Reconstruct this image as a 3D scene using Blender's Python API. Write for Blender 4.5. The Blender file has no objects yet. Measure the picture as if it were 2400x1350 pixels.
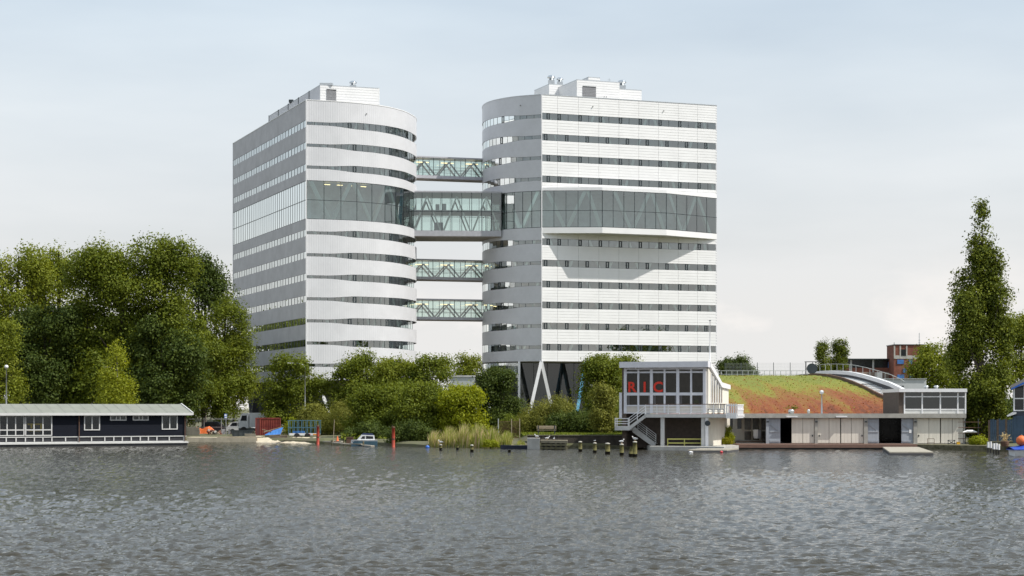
import bpy, math, random
import numpy as np
from mathutils import Vector, Matrix

S = bpy.context.scene
C = S.collection
RAD = math.radians
# ------------------------------------------------------------------ camera, sky, sun, exposure
F, HY, CH = 4400.0, 957.0, 3.6          # focal length and horizon row in photo pixels, eye height over the water
cam = bpy.data.cameras.new('camera')
cam.sensor_width = 36.0
cam.lens = F / 2400.0 * 36.0
cam.shift_y = (HY - 675.0) / 2400.0
cam.clip_start = 0.5
cam.clip_end = 9000
camo = bpy.data.objects.new('camera', cam)
camo.location = (0, 0, CH)
camo.rotation_euler = (RAD(90), 0, 0)
C.objects.link(camo)
S.camera = camo

SUN_AZ, SUN_EL = 110.0, 51.0            # azimuth clockwise from +Y (the view direction)
sd = Vector((math.sin(RAD(SUN_AZ)) * math.cos(RAD(SUN_EL)), math.cos(RAD(SUN_AZ)) * math.cos(RAD(SUN_EL)), math.sin(RAD(SUN_EL))))
sl = bpy.data.lights.new('sun', 'SUN')
sl.energy = 4.4
sl.angle = RAD(0.55)
sl.color = (1.0, 0.955, 0.88)
so = bpy.data.objects.new('sun', sl)
so.rotation_euler = (-sd).to_track_quat('-Z', 'Y').to_euler()
so.location = (60, -60, 120)
C.objects.link(so)

W = bpy.data.worlds.new('World')
S.world = W
W.use_nodes = True
nt = W.node_tree
nt.nodes.clear()
def wn(t, **k):
    n = nt.nodes.new(t)
    for a, b in k.items():
        setattr(n, a, b)
    return n
sky = wn('ShaderNodeTexSky', sky_type='NISHITA', sun_disc=False)
sky.sun_elevation = RAD(SUN_EL)
sky.sun_rotation = RAD(SUN_AZ)
sky.air_density = 1.0
sky.dust_density = 3.0
sky.ozone_density = 1.6
tc = wn('ShaderNodeTexCoord')
mp = wn('ShaderNodeMapping')
mp.inputs['Scale'].default_value = (1.0, 1.0, 4.5)
mp.inputs['Rotation'].default_value = (0.12, 0.2, 0.5)
n1 = wn('ShaderNodeTexNoise')
n1.inputs['Scale'].default_value = 2.6
n1.inputs['Detail'].default_value = 5
n1.inputs['Roughness'].default_value = 0.52
r1 = wn('ShaderNodeMapRange')
r1.inputs[1].default_value = 0.3; r1.inputs[2].default_value = 0.72
r1.inputs[3].default_value = -0.13; r1.inputs[4].default_value = 0.26
mp2 = wn('ShaderNodeMapping')
mp2.inputs['Scale'].default_value = (1.0, 1.0, 1.9)
mp2.inputs['Location'].default_value = (0.35, 0.1, 0.02)
n2 = wn('ShaderNodeTexNoise')
n2.inputs['Scale'].default_value = 11.0
n2.inputs['Detail'].default_value = 7
n2.inputs['Roughness'].default_value = 0.55
r2 = wn('ShaderNodeMapRange')
r2.inputs[1].default_value = 0.50; r2.inputs[2].default_value = 0.62
sep = wn('ShaderNodeSeparateXYZ')
r3 = wn('ShaderNodeMapRange')           # cumulus only low over the horizon
r3.inputs[1].default_value = 0.045; r3.inputs[2].default_value = 0.085
r3.inputs[3].default_value = 1.0; r3.inputs[4].default_value = 0.0
mul = wn('ShaderNodeMath', operation='MULTIPLY')
mul2 = wn('ShaderNodeMath', operation='MULTIPLY')
mul2.inputs[1].default_value = 0.75
mx = wn('ShaderNodeMix', data_type='RGBA')
vc = wn('ShaderNodeMix', data_type='RGBA')   # thin high cloud: warm white low down, bluish higher up
vc.inputs[6].default_value = (6.42, 6.36, 6.25, 1); vc.inputs[7].default_value = (5.75, 6.6, 7.3, 1)
mx2 = wn('ShaderNodeMix', data_type='RGBA')
mx2.inputs[7].default_value = (7.7, 7.35, 7.05, 1)
bg = wn('ShaderNodeBackground')
bg.inputs['Strength'].default_value = 0.12
wo = wn('ShaderNodeOutputWorld')
L = nt.links.new
L(tc.outputs['Generated'], mp.inputs['Vector']); L(mp.outputs[0], n1.inputs['Vector']); L(n1.outputs[0], r1.inputs[0])
L(tc.outputs['Generated'], mp2.inputs['Vector']); L(mp2.outputs[0], n2.inputs['Vector']); L(n2.outputs[0], r2.inputs[0])
L(tc.outputs['Generated'], sep.inputs[0]); L(sep.outputs[2], r3.inputs[0])
L(r2.outputs[0], mul.inputs[0]); L(r3.outputs[0], mul.inputs[1]); L(mul.outputs[0], mul2.inputs[0])
r4 = wn('ShaderNodeMapRange')           # the veil of high cloud thickens towards the horizon
r4.inputs[1].default_value = 0.0; r4.inputs[2].default_value = 0.26
r4.inputs[3].default_value = 1.0; r4.inputs[4].default_value = 0.66
ad = wn('ShaderNodeMath', operation='ADD', use_clamp=True)
L(sep.outputs[2], r4.inputs[0]); L(r4.outputs[0], ad.inputs[0]); L(r1.outputs[0], ad.inputs[1])
r5 = wn('ShaderNodeMapRange'); r5.inputs[1].default_value = 0.05; r5.inputs[2].default_value = 0.23
L(sep.outputs[2], r5.inputs[0]); L(r5.outputs[0], vc.inputs[0]); L(vc.outputs[2], mx.inputs[7])
L(ad.outputs[0], mx.inputs[0]); L(sky.outputs[0], mx.inputs[6])
L(mul2.outputs[0], mx2.inputs[0]); L(mx.outputs[2], mx2.inputs[6])
L(mx2.outputs[2], bg.inputs['Color']); L(bg.outputs[0], wo.inputs[0])

S.view_settings.view_transform = 'Standard'
S.view_settings.look = 'None'
S.view_settings.gamma = 1.0
S.view_settings.exposure = 0.12
S.render.resolution_x, S.render.resolution_y = 1024, 576
S.cycles.max_bounces = 8
S.cycles.transparent_max_bounces = 24
S.cycles.caustics_reflective = False
S.cycles.caustics_refractive = False

# ------------------------------------------------------------------ helpers
def X(px, d): return (px - 1200.0) / F * d
def Z(py, d): return CH + (HY - py) / F * d
def PT(px, py, d): return Vector((X(px, d), d, Z(py, d)))

class MB:
    """collects shapes into one mesh"""
    def __init__(s): s.v = []; s.f = []; s.uv = None
    def add(s, vs, fs):
        o = len(s.v); s.v += [tuple(p) for p in vs]; s.f += [tuple(i + o for i in f) for f in fs]; return s
    def box(s, x0, x1, y0, y1, z0, z1):
        return s.add([(x0,y0,z0),(x1,y0,z0),(x1,y1,z0),(x0,y1,z0),(x0,y0,z1),(x1,y0,z1),(x1,y1,z1),(x0,y1,z1)],
                     [(0,3,2,1),(4,5,6,7),(0,1,5,4),(1,2,6,5),(2,3,7,6),(3,0,4,7)])
    def quad(s, a, b, c, d): return s.add([a,b,c,d], [(0,1,2,3)])
    def bar(s, p0, p1, w, h=None):
        p0, p1 = Vector(p0), Vector(p1); h = h or w
        d = (p1 - p0)
        if d.length < 1e-6: return s
        d.normalize()
        up = Vector((0,0,1)) if abs(d.z) < .95 else Vector((0,1,0))
        a = d.cross(up).normalized() * (w/2); b = a.cross(d).normalized() * (h/2)
        vs = [p0-a-b, p0+a-b, p0+a+b, p0-a+b, p1-a-b, p1+a-b, p1+a+b, p1-a+b]
        return s.add(vs, [(0,3,2,1),(4,5,6,7),(0,1,5,4),(1,2,6,5),(2,3,7,6),(3,0,4,7)])
    def tube(s, pts, rad, n=8):
        pts = [Vector(p) for p in pts]
        if not isinstance(rad, (list, tuple)): rad = [rad]*len(pts)
        vs = []; fs = []
        for i, p in enumerate(pts):
            d = (pts[min(i+1, len(pts)-1)] - pts[max(i-1, 0)]).normalized()
            up = Vector((0,0,1)) if abs(d.z) < .9 else Vector((1,0,0))
            a = d.cross(up).normalized(); b = d.cross(a).normalized()
            for k in range(n):
                t = 2*math.pi*k/n
                vs.append(p + (a*math.cos(t) + b*math.sin(t))*rad[i])
        for i in range(len(pts)-1):
            for k in range(n):
                k2 = (k+1) % n
                fs.append((i*n+k, i*n+k2, (i+1)*n+k2, (i+1)*n+k))
        fs.append(tuple(range(n))); fs.append(tuple((len(pts)-1)*n + k for k in reversed(range(n))))
        return s.add(vs, fs)
    def prism(s, poly, z0, z1):
        n = len(poly)
        a = sum(poly[i][0]*poly[(i+1)%n][1]-poly[(i+1)%n][0]*poly[i][1] for i in range(n))
        if a < 0: poly = poly[::-1]
        vs = [(p[0],p[1],z0) for p in poly] + [(p[0],p[1],z1) for p in poly]
        fs = [tuple(reversed(range(n))), tuple(range(n, 2*n))] + [(i,(i+1)%n,n+(i+1)%n,n+i) for i in range(n)]
        return s.add(vs, fs)
    def extr(s, poly, axis, a, b):
        """poly of (p,q) extruded along axis 'x' (p=y,q=z) or 'y' (p=x,q=z)"""
        n = len(poly)
        f = (lambda p,t: (t,p[0],p[1])) if axis == 'x' else (lambda p,t: (p[0],t,p[1]))
        vs = [f(p,a) for p in poly] + [f(p,b) for p in poly]
        return s.add(vs, [tuple(range(n)), tuple(reversed(range(n,2*n)))] + [(i,n+i,n+(i+1)%n,(i+1)%n) for i in range(n)])
    def lathe(s, prof, n=12, c=(0,0,0)):
        vs = []; fs = []
        for r, z in prof:
            for k in range(n):
                t = 2*math.pi*k/n; vs.append((c[0]+r*math.cos(t), c[1]+r*math.sin(t), c[2]+z))
        for i in range(len(prof)-1):
            for k in range(n):
                k2 = (k+1)%n; fs.append((i*n+k, i*n+k2, (i+1)*n+k2, (i+1)*n+k))
        fs.append(tuple(reversed(range(n)))); fs.append(tuple((len(prof)-1)*n+k for k in range(n)))
        return s.add(vs, fs)
    def build(s, name, mat, parent=None, smooth=False, fix=False):
        me = bpy.data.meshes.new(name)
        me.from_pydata(s.v, [], s.f)
        if fix:
            import bmesh
            bm = bmesh.new(); bm.from_mesh(me); bmesh.ops.recalc_face_normals(bm, faces=bm.faces); bm.to_mesh(me); bm.free()
        if s.uv:
            ul = me.uv_layers.new(name='UVMap')
            ul.data.foreach_set('uv', [c for f in s.f for i in f for c in s.uv[i]])
        if smooth:
            me.polygons.foreach_set('use_smooth', [True]*len(me.polygons))
        me.materials.append(mat)
        o = bpy.data.objects.new(name, me)
        C.objects.link(o)
        if parent is not None: o.parent = parent
        return o

def B(x0, x1, y0, y1, z0, z1): return MB().box(x0, x1, y0, y1, z0, z1)
def tag(o, label=None, cat=None, group=None, kind=None):
    if label: o['label'] = label
    if cat: o['category'] = cat
    if group: o['group'] = group
    if kind: o['kind'] = kind
    return o
def thing(name, label, cat, loc=(0,0,0), rz=0.0, group=None):
    o = bpy.data.objects.new(name, None)
    o.empty_display_size = .3
    C.objects.link(o); o.location = loc; o.rotation_euler = (0,0,rz)
    o['kind'] = 'thing'
    return tag(o, label, cat, group)
def copy_tree(o, parent=None):
    c = o.copy(); C.objects.link(c); c.parent = parent
    for ch in list(o.children): copy_tree(ch, c)
    return c
def again(mesh_obj, name, loc, parent, rz=0.0):
    """another object sharing the mesh"""
    o = bpy.data.objects.new(name, mesh_obj.data); C.objects.link(o); o.location = loc; o.rotation_euler = (0,0,rz); o.parent = parent
    return o

# ------------------------------------------------------------------ materials
MATS = {}
def mat(name, col, rough=.6, var=.12, scale=2.0, bump=0.0, bscale=20.0, metal=0.0, spec=.5, stretch=(1,1,1), col2=None, emit=0):
    m = bpy.data.materials.new(name); m.use_nodes = True
    t = m.node_tree; b = t.nodes['Principled BSDF']
    b.inputs['Roughness'].default_value = rough; b.inputs['Metallic'].default_value = metal
    b.inputs['Specular IOR Level'].default_value = spec
    tcn = t.nodes.new('ShaderNodeTexCoord'); mpn = t.nodes.new('ShaderNodeMapping')
    mpn.inputs['Scale'].default_value = stretch
    t.links.new(tcn.outputs['Object'], mpn.inputs[0])
    n = t.nodes.new('ShaderNodeTexNoise'); n.inputs['Scale'].default_value = scale; n.inputs['Detail'].default_value = 6; n.inputs['Roughness'].default_value = .62
    t.links.new(mpn.outputs[0], n.inputs['Vector'])
    mr = t.nodes.new('ShaderNodeMapRange'); mr.inputs[1].default_value = .32; mr.inputs[2].default_value = .68
    t.links.new(n.outputs[0], mr.inputs[0])
    mxn = t.nodes.new('ShaderNodeMix'); mxn.data_type = 'RGBA'
    mxn.inputs[6].default_value = (*[c*(1-var) for c in col], 1)
    mxn.inputs[7].default_value = (*(col2 if col2 else [min(1,c*(1+var)) for c in col]), 1)
    t.links.new(mr.outputs[0], mxn.inputs[0]); t.links.new(mxn.outputs[2], b.inputs['Base Color'])
    if bump:
        n2 = t.nodes.new('ShaderNodeTexNoise'); n2.inputs['Scale'].default_value = bscale; n2.inputs['Detail'].default_value = 4
        t.links.new(mpn.outputs[0], n2.inputs['Vector'])
        bp = t.nodes.new('ShaderNodeBump'); bp.inputs['Strength'].default_value = bump; bp.inputs['Distance'].default_value = .05
        t.links.new(n2.outputs[0], bp.inputs['Height']); t.links.new(bp.outputs[0], b.inputs['Normal'])
    if emit:
        b.inputs['Emission Color'].default_value = (*col, 1); b.inputs['Emission Strength'].default_value = emit
    MATS[name] = m
    return m

def cladding(name, col, direction, period, depth, var=.05, rough=.45):
    """ribbed or lapped sheet metal on (arc length, height) coordinates"""
    m = mat(name, col, rough, var, .35, spec=.4)
    t = m.node_tree; b = t.nodes['Principled BSDF']
    uvn = t.nodes.new('ShaderNodeUVMap'); sp = t.nodes.new('ShaderNodeSeparateXYZ')
    t.links.new(uvn.outputs[0], sp.inputs[0])
    dv = t.nodes.new('ShaderNodeMath'); dv.operation = 'DIVIDE'; dv.inputs[1].default_value = period
    t.links.new(sp.outputs[0 if direction == 'v' else 1], dv.inputs[0])
    fr = t.nodes.new('ShaderNodeMath'); fr.operation = 'FRACT'; t.links.new(dv.outputs[0], fr.inputs[0])
    if direction == 'v':
        pp = t.nodes.new('ShaderNodeMath'); pp.operation = 'PINGPONG'; pp.inputs[1].default_value = .5
        t.links.new(dv.outputs[0], pp.inputs[0]); h = t.nodes.new('ShaderNodeMapRange'); h.interpolation_type = 'SMOOTHSTEP'
        h.inputs[1].default_value = .12; h.inputs[2].default_value = .3
        t.links.new(pp.outputs[0], h.inputs[0]); hs = h.outputs[0]
    else:
        # lapped boards: each leans out towards its lower edge, then steps back
        iv = t.nodes.new('ShaderNodeMath'); iv.operation = 'SUBTRACT'; iv.inputs[0].default_value = 1.0
        t.links.new(fr.outputs[0], iv.inputs[1]); hs = iv.outputs[0]
    bp = t.nodes.new('ShaderNodeBump'); bp.inputs['Strength'].default_value = 1.0; bp.inputs['Distance'].default_value = depth
    t.links.new(hs, bp.inputs['Height']); t.links.new(bp.outputs[0], b.inputs['Normal'])
    # rain streaks: long thin marks of dirt
    return m

def glass(name, tint, base, gain=1.0, ior=1.55, rough=0.0):
    m = bpy.data.materials.new(name); m.use_nodes = True
    t = m.node_tree; t.nodes.clear()
    o = t.nodes.new('ShaderNodeOutputMaterial'); mxs = t.nodes.new('ShaderNodeMixShader')
    tr = t.nodes.new('ShaderNodeBsdfTransparent'); tr.inputs[0].default_value = (*tint, 1)
    gl = t.nodes.new('ShaderNodeBsdfGlossy'); gl.inputs['Roughness'].default_value = rough; gl.inputs[0].default_value = (.93,.97,.96,1)
    fr = t.nodes.new('ShaderNodeFresnel'); fr.inputs[0].default_value = ior
    ma = t.nodes.new('ShaderNodeMath'); ma.operation = 'MULTIPLY_ADD'; ma.inputs[1].default_value = gain; ma.inputs[2].default_value = base; ma.use_clamp = True
    t.links.new(fr.outputs[0], ma.inputs[0]); t.links.new(ma.outputs[0], mxs.inputs[0])
    t.links.new(tr.outputs[0], mxs.inputs[1]); t.links.new(gl.outputs[0], mxs.inputs[2]); t.links.new(mxs.outputs[0], o.inputs[0])
    MATS[name] = m
    return m

def leafmat(name, col, col2, trans=.35):
    m = bpy.data.materials.new(name); m.use_nodes = True
    t = m.node_tree; t.nodes.clear()
    o = t.nodes.new('ShaderNodeOutputMaterial')
    at = t.nodes.new('ShaderNodeAttribute'); at.attribute_name = 'tint'
    mxn = t.nodes.new('ShaderNodeMix'); mxn.data_type = 'RGBA'
    mxn.inputs[6].default_value = (*col, 1); mxn.inputs[7].default_value = (*col2, 1)
    t.links.new(at.outputs['Fac'], mxn.inputs[0])
    p = t.nodes.new('ShaderNodeBsdfPrincipled'); p.inputs['Roughness'].default_value = .55; p.inputs['Specular IOR Level'].default_value = .12
    tl = t.nodes.new('ShaderNodeBsdfTranslucent')
    hs = t.nodes.new('ShaderNodeHueSaturation'); hs.inputs['Hue'].default_value = .485; hs.inputs['Saturation'].default_value = 1.1; hs.inputs['Value'].default_value = 1.6
    t.links.new(mxn.outputs[2], p.inputs['Base Color']); t.links.new(mxn.outputs[2], hs.inputs['Color']); t.links.new(hs.outputs[0], tl.inputs[0])
    ms = t.nodes.new('ShaderNodeMixShader'); ms.inputs[0].default_value = trans
    t.links.new(p.outputs[0], ms.inputs[1]); t.links.new(tl.outputs[0], ms.inputs[2]); t.links.new(ms.outputs[0], o.inputs[0])
    MATS[name] = m
    return m

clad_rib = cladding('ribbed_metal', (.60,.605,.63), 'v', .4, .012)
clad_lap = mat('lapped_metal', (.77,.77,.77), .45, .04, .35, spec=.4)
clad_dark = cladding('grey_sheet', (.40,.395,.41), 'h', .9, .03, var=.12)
white_trim = mat('white_trim', (.78,.78,.79), .4, .05)
dark_frame = mat('dark_frame', (.025,.035,.04), .4, .1)
office_glass = glass('office_glass', (.76,.88,.85), .22, 1.0)
band_glass = glass('band_glass', (.74,.89,.86), .20, 1.0)
bridge_glass = glass('bridge_glass', (.80,.90,.86), .12, 1.0)
slab_m = mat('floor_concrete', (.55,.56,.54), .8, .1)
core_m = mat('core_wall', (.50,.54,.54), .8, .3, .4)
brace_m = mat('brace_paint', (.80,.86,.82), .5, .06)
lobby_glass = glass('lobby_glass', (.5,.55,.57), .03, .8)
blue_brace = mat('blue_paint', (.08,.42,.75), .45, .45, 1.5, col2=(.25,.62,.85))
roof_grey = mat('roof_gravel', (.35,.35,.34), .9, .2)
lamp_warm = mat('warm_lamp', (1,.72,.35), .5, 0, emit=2.2)
soffit_m = mat('soffit_brown', (.32,.28,.25), .7, .12)
steel = mat('galvanised_steel', (.55,.57,.58), .35, .12, 6, metal=.7)
bark = mat('bark', (.075,.06,.045), .9, .4, 6, bump=.6, bscale=14)
bark_pale = mat('pale_bark', (.32,.29,.25), .85, .4, 5, bump=.3)
# ------------------------------------------------------------------ the setting: water, ground
def water_material():
    m = bpy.data.materials.new('river_water'); m.use_nodes = True
    t = m.node_tree; b = t.nodes['Principled BSDF']
    b.inputs['Base Color'].default_value = (.048,.044,.033,1)
    b.inputs['Roughness'].default_value = .07
    b.inputs['IOR'].default_value = 1.333
    b.inputs['Specular IOR Level'].default_value = .5
    tcn = t.nodes.new('ShaderNodeTexCoord')
    hs = None
    for sc, stretch, amp, det in ((4.6, (.65,1.0,1), .07, 4), (1.5, (.65,1,1), .16, 3), (.12, (.5,1,1), .06, 2)):
        mpn = t.nodes.new('ShaderNodeMapping'); mpn.inputs['Scale'].default_value = stretch; mpn.inputs['Rotation'].default_value = (0,0,RAD(8))
        t.links.new(tcn.outputs['Object'], mpn.inputs[0])
        n = t.nodes.new('ShaderNodeTexNoise'); n.inputs['Scale'].default_value = sc; n.inputs['Detail'].default_value = det; n.inputs['Roughness'].default_value = .55
        t.links.new(mpn.outputs[0], n.inputs['Vector'])
        ml = t.nodes.new('ShaderNodeMath'); ml.operation = 'MULTIPLY'; ml.inputs[1].default_value = amp
        t.links.new(n.outputs[0], ml.inputs[0])
        if hs is None: hs = ml.outputs[0]
        else:
            ad = t.nodes.new('ShaderNodeMath'); ad.operation = 'ADD'
            t.links.new(hs, ad.inputs[0]); t.links.new(ml.outputs[0], ad.inputs[1]); hs = ad.outputs[0]
    bp = t.nodes.new('ShaderNodeBump'); bp.inputs['Strength'].default_value = 1.0; bp.inputs['Distance'].default_value = 1.0
    t.links.new(hs, bp.inputs['Height']); t.links.new(bp.outputs[0], b.inputs['Normal'])
    return m
def wave_height(x, y):
    """short wind chop: a sum of sharpened sine waves"""
    rng = np.random.default_rng(5)
    h = np.zeros_like(x)
    for k in range(36):
        lam = .19 * 1.05**k * rng.uniform(.9, 1.1)
        th = RAD(rng.normal(80, 34)); ph = rng.uniform(0, 6.28)
        kx, ky = 2*math.pi/lam*math.cos(th), 2*math.pi/lam*math.sin(th)
        a = .0108 * lam**.75
        h += a*(1 - 2*np.abs(np.sin((kx*x + ky*y)/2 + ph + .6*np.sin(x*.21+k)*np.cos(y*.13+k))))*.9
    gust = .72 + .4*np.sin(x*.045+1.3)*np.sin(y*.031+.5) + .18*np.sin(x*.11+y*.07)
    return h*np.clip(gust, .35, 1.3)
def build_water():
    # rows spaced to follow perspective, close rows near the viewer
    v = 1/np.linspace(1/26.0, 1/330.0, 560)
    u = np.linspace(-.34, .34, 640)
    D, U = np.meshgrid(v, u, indexing='ij')
    Xw, Yw = U*D, D
    fade = np.clip(.9+D/160, 1, 1.7)*np.clip((240-D)/60, 0, 1)
    Zw = wave_height(Xw, Yw)*fade
    nr, nc = D.shape
    co = np.stack([Xw, Yw, Zw], -1).reshape(-1, 3)
    i = np.arange(nr-1)[:,None]*nc + np.arange(nc-1)[None,:]
    fa = np.stack([i, i+1, i+nc+1, i+nc], -1).reshape(-1, 4)
    # skirt out to the far reaches of the river
    n0 = len(co)
    outer = np.array([(-900,-250,-.02),(900,-250,-.02),(900,1200,-.02),(-900,1200,-.02)])
    inner = [0, nc-1, nr*nc-1, (nr-1)*nc]
    co = np.vstack([co, outer])
    me = bpy.data.meshes.new('river_water')
    loops = fa.reshape(-1)
    sk = np.array([[n0,n0+1,inner[1],inner[0]],[n0+1,n0+2,inner[2],inner[1]],[n0+2,n0+3,inner[3],inner[2]],[n0+3,n0,inner[0],inner[3]]]).reshape(-1)
    loops = np.concatenate([loops, sk]); nf = len(loops)//4
    me.vertices.add(len(co)); me.vertices.foreach_set('co', co.reshape(-1))
    me.loops.add(len(loops)); me.loops.foreach_set('vertex_index', loops.astype(np.int32))
    me.polygons.add(nf); me.polygons.foreach_set('loop_start', np.arange(0, nf*4, 4, dtype=np.int32))
    me.polygons.foreach_set('use_smooth', [True]*nf)
    me.update(); me.validate()
    me.materials.append(water_material())
    o = bpy.data.objects.new('river_water', me); C.objects.link(o)
    tag(o, 'grey rippled river water across the whole foreground', 'water', kind='structure')
build_water()

sand_m = mat('bank_soil', (.17,.145,.10), .95, .35, .5, bump=.5, bscale=3, col2=(.12,.13,.055))
# shoreline as (photo column, distance), from left to right
SHORE = [(-900,186),(-300,190),(0,196),(300,204),(440,206),(600,203),(720,194),(760,190),(860,187),(940,181),(1000,176),(1110,173),(1215,171),(1240,172),(1420,172),(1530,173),(1700,176),(1800,180),(2270,176),(2300,165),(2400,158),(2700,150),(3300,140)]
def bank_z(px):
    a = [(-900,.55),(700,.5),(900,.5),(1000,.35),(1215,.4),(1250,1.1),(1520,1.1),(1560,.28),(2270,.28),(2300,.35),(3300,.5)]
    for (p0,z0),(p1,z1) in zip(a, a[1:]):
        if p0 <= px <= p1: return z0+(z1-z0)*(px-p0)/(p1-p0)
    return .5
def build_ground():
    m = MB(); cols = []
    fine = []
    for (p0,d0),(p1,d1) in zip(SHORE, SHORE[1:]):
        n = max(1, int((p1-p0)/25))
        fine += [(p0+(p1-p0)*k/n, d0+(d1-d0)*k/n) for k in range(n)]
    fine.append(SHORE[-1])
    rng = random.Random(3)
    for px, d in fine:
        d += rng.uniform(-.4,.4) if px < 1230 else 0
        bz = bank_z(px)
        row = [(X(px,d-.8), d-.8, -1.2), (X(px,d), d, bz*.35+rng.uniform(0,.08)), (X(px,d+1.6), d+1.6, bz+rng.uniform(-.05,.05)),
               (X(px,d+7), d+7, bz+.1), (X(px,230), 232, 1.1), (X(px,300), 305, 1.2), (X(px,420), 420, 1.3), (X(px,900)*1.6, 900, 1.4), (X(px,2500)*3, 4000, 1.5)]
        cols.append(row)
    for row in cols:
        for p in row: m.v.append(p)
    k = len(cols[0])
    for i in range(len(cols)-1):
        for j in range(k-1):
            m.f.append((i*k+j, (i+1)*k+j, (i+1)*k+j+1, i*k+j+1))
    o = m.build('ground', sand_m)
    tag(o, 'far bank of bare soil and grass running back from the river', 'ground', kind='structure')
build_ground()
# ------------------------------------------------------------------ the two office towers
class Path:
    def __init__(s, pts, smooth=False, cen=(0,0)):
        pts = [Vector(p) for p in pts]
        if smooth:
            out = []
            n = len(pts)
            for i in range(n-1):
                p0, p1, p2, p3 = pts[max(i-1,0)], pts[i], pts[i+1], pts[min(i+2,n-1)]
                if i == 0: p0 = p1*2-p2
                if i == n-2: p3 = p2*2-p1
                for k in range(16):
                    t = k/16
                    out.append(.5*((2*p1)+(p2-p0)*t+(2*p0-5*p1+4*p2-p3)*t*t+(3*p1-p0-3*p2+p3)*t**3))
            out.append(pts[-1]); pts = out
        s.p = pts; s.S = [0]
        for a, b in zip(pts, pts[1:]): s.S.append(s.S[-1]+(b-a).length)
        s.len = s.S[-1]; s.cen = Vector(cen)
    def _i(s, t):
        t = min(max(t,0), s.len); i = 0
        lo, hi = 0, len(s.S)-2
        while lo < hi:
            mid = (lo+hi+1)//2
            if s.S[mid] <= t: lo = mid
            else: hi = mid-1
        return lo, t
    def at(s, t, off=0.0):
        i, t = s._i(t)
        a, b = s.p[i], s.p[i+1]; L_ = s.S[i+1]-s.S[i]
        q = a+(b-a)*((t-s.S[i])/L_)
        w = .35
        t0, t1 = max(t-w,0), min(t+w,s.len)
        def raw(tt):
            j, tt = s._i(tt); return s.p[j]+(s.p[j+1]-s.p[j])*((tt-s.S[j])/(s.S[j+1]-s.S[j]))
        dd = (raw(t1)-raw(t0)).normalized()
        n = Vector((dd.y,-dd.x))
        if n.dot(q-s.cen) < 0: n = -n
        return q+n*off
    def near(s, px):
        """arc length at which the path crosses a photo column"""
        best = min(range(2001), key=lambda k: abs(1200+F*s.at(s.len*k/2000).x/s.at(s.len*k/2000).y-px))
        return s.len*best/2000

def band(name, P, s0, s1, zb, zt, m, parent, org, off=0.0, thick=.22, ds=.6):
    """a strip of cladding with thickness along a path; zb and zt are functions of arc length or numbers"""
    fb = zb if callable(zb) else (lambda s: zb)
    ft = zt if callable(zt) else (lambda s: zt)
    n = 1 if (not callable(zb) and not callable(zt) and len(P.p) == 2) else max(1, int((s1-s0)/ds))
    mb = MB(); mb.uv = []
    for k in range(n+1):
        s = s0+(s1-s0)*k/n
        a, b = P.at(s, off)-org, P.at(s, off-thick)-org
        z0, z1 = fb(s), ft(s)
        for q, z in ((a,z0),(a,z1),(b,z1),(b,z0)):
            mb.v.append((q.x,q.y,z)); mb.uv.append((s,z))
    for k in range(n):
        i, j = 4*k, 4*k+4
        mb.f += [(i,j,j+1,i+1),(i+1,j+1,j+2,i+2),(i+2,j+2,j+3,i+3),(i+3,j+3,j,i)]
    mb.f += [(0,1,2,3),(4*n+3,4*n+2,4*n+1,4*n)]
    return mb.build(name, m, parent, fix=True)

def lap_panel(P, s0, s1, z0, z1, parent, org, name='cladding_panel', m=None, pitch=.46):
    """sheet of lapped boards: each leans out to its lower edge, which stands proud of the next"""
    n = max(1, round((z1-z0)/pitch)); h = (z1-z0)/n
    mb = MB(); cols = []
    prof = []
    for k in range(n):
        prof += [(z0+k*h, -.012 if k else 0.0), (z0+k*h+.004, .012), (z0+(k+1)*h, -.012)]
    prof += [(z1,-.2),(z0,-.2)]
    for s in (s0, s1):
        for z, o in prof:
            q = P.at(s, o)-org; mb.v.append((q.x,q.y,z))
    L_ = len(prof)
    for i in range(L_): mb.f.append((i, L_+i, L_+(i+1)%L_, (i+1)%L_))
    mb.f.append(tuple(range(L_))); mb.f.append(tuple(range(2*L_-1,L_-1,-1)))
    return mb.build(name, m or clad_lap, parent, fix=True)

prng = random.Random(11)
def pane(P, s0, s1, zb, zt, m, parent, org, off=-.05, name='window_pane', into=None):
    fb = zb if callable(zb) else (lambda s: zb)
    ft = zt if callable(zt) else (lambda s: zt)
    a, b = P.at(s0, off)-org, P.at(s1, off)-org
    j = lambda: prng.uniform(-.006,.006)
    vs = [(a.x+j(),a.y+j(),fb(s0)),(b.x+j(),b.y+j(),fb(s1)),(b.x+j(),b.y+j(),ft(s1)),(a.x+j(),a.y+j(),ft(s0))]
    if into is not None: into.add(vs, [(0,1,2,3)]); return None
    mb = MB(); mb.add(vs, [(0,1,2,3)])
    return mb.build(name, m, parent)
def post(mb, P, s, zb, zt, w, org, off=-.08, dep=.05):
    a, b = P.at(s-w/2, off)-org, P.at(s+w/2, off)-org
    a2, b2 = P.at(s-w/2, off+dep)-org, P.at(s+w/2, off+dep)-org
    mb.add([(a.x,a.y,zb),(b.x,b.y,zb),(b2.x,b2.y,zb),(a2.x,a2.y,zb),(a.x,a.y,zt),(b.x,b.y,zt),(b2.x,b2.y,zt),(a2.x,a2.y,zt)],
           [(0,3,2,1),(4,5,6,7),(0,1,5,4),(1,2,6,5),(2,3,7,6),(3,0,4,7)])

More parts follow.
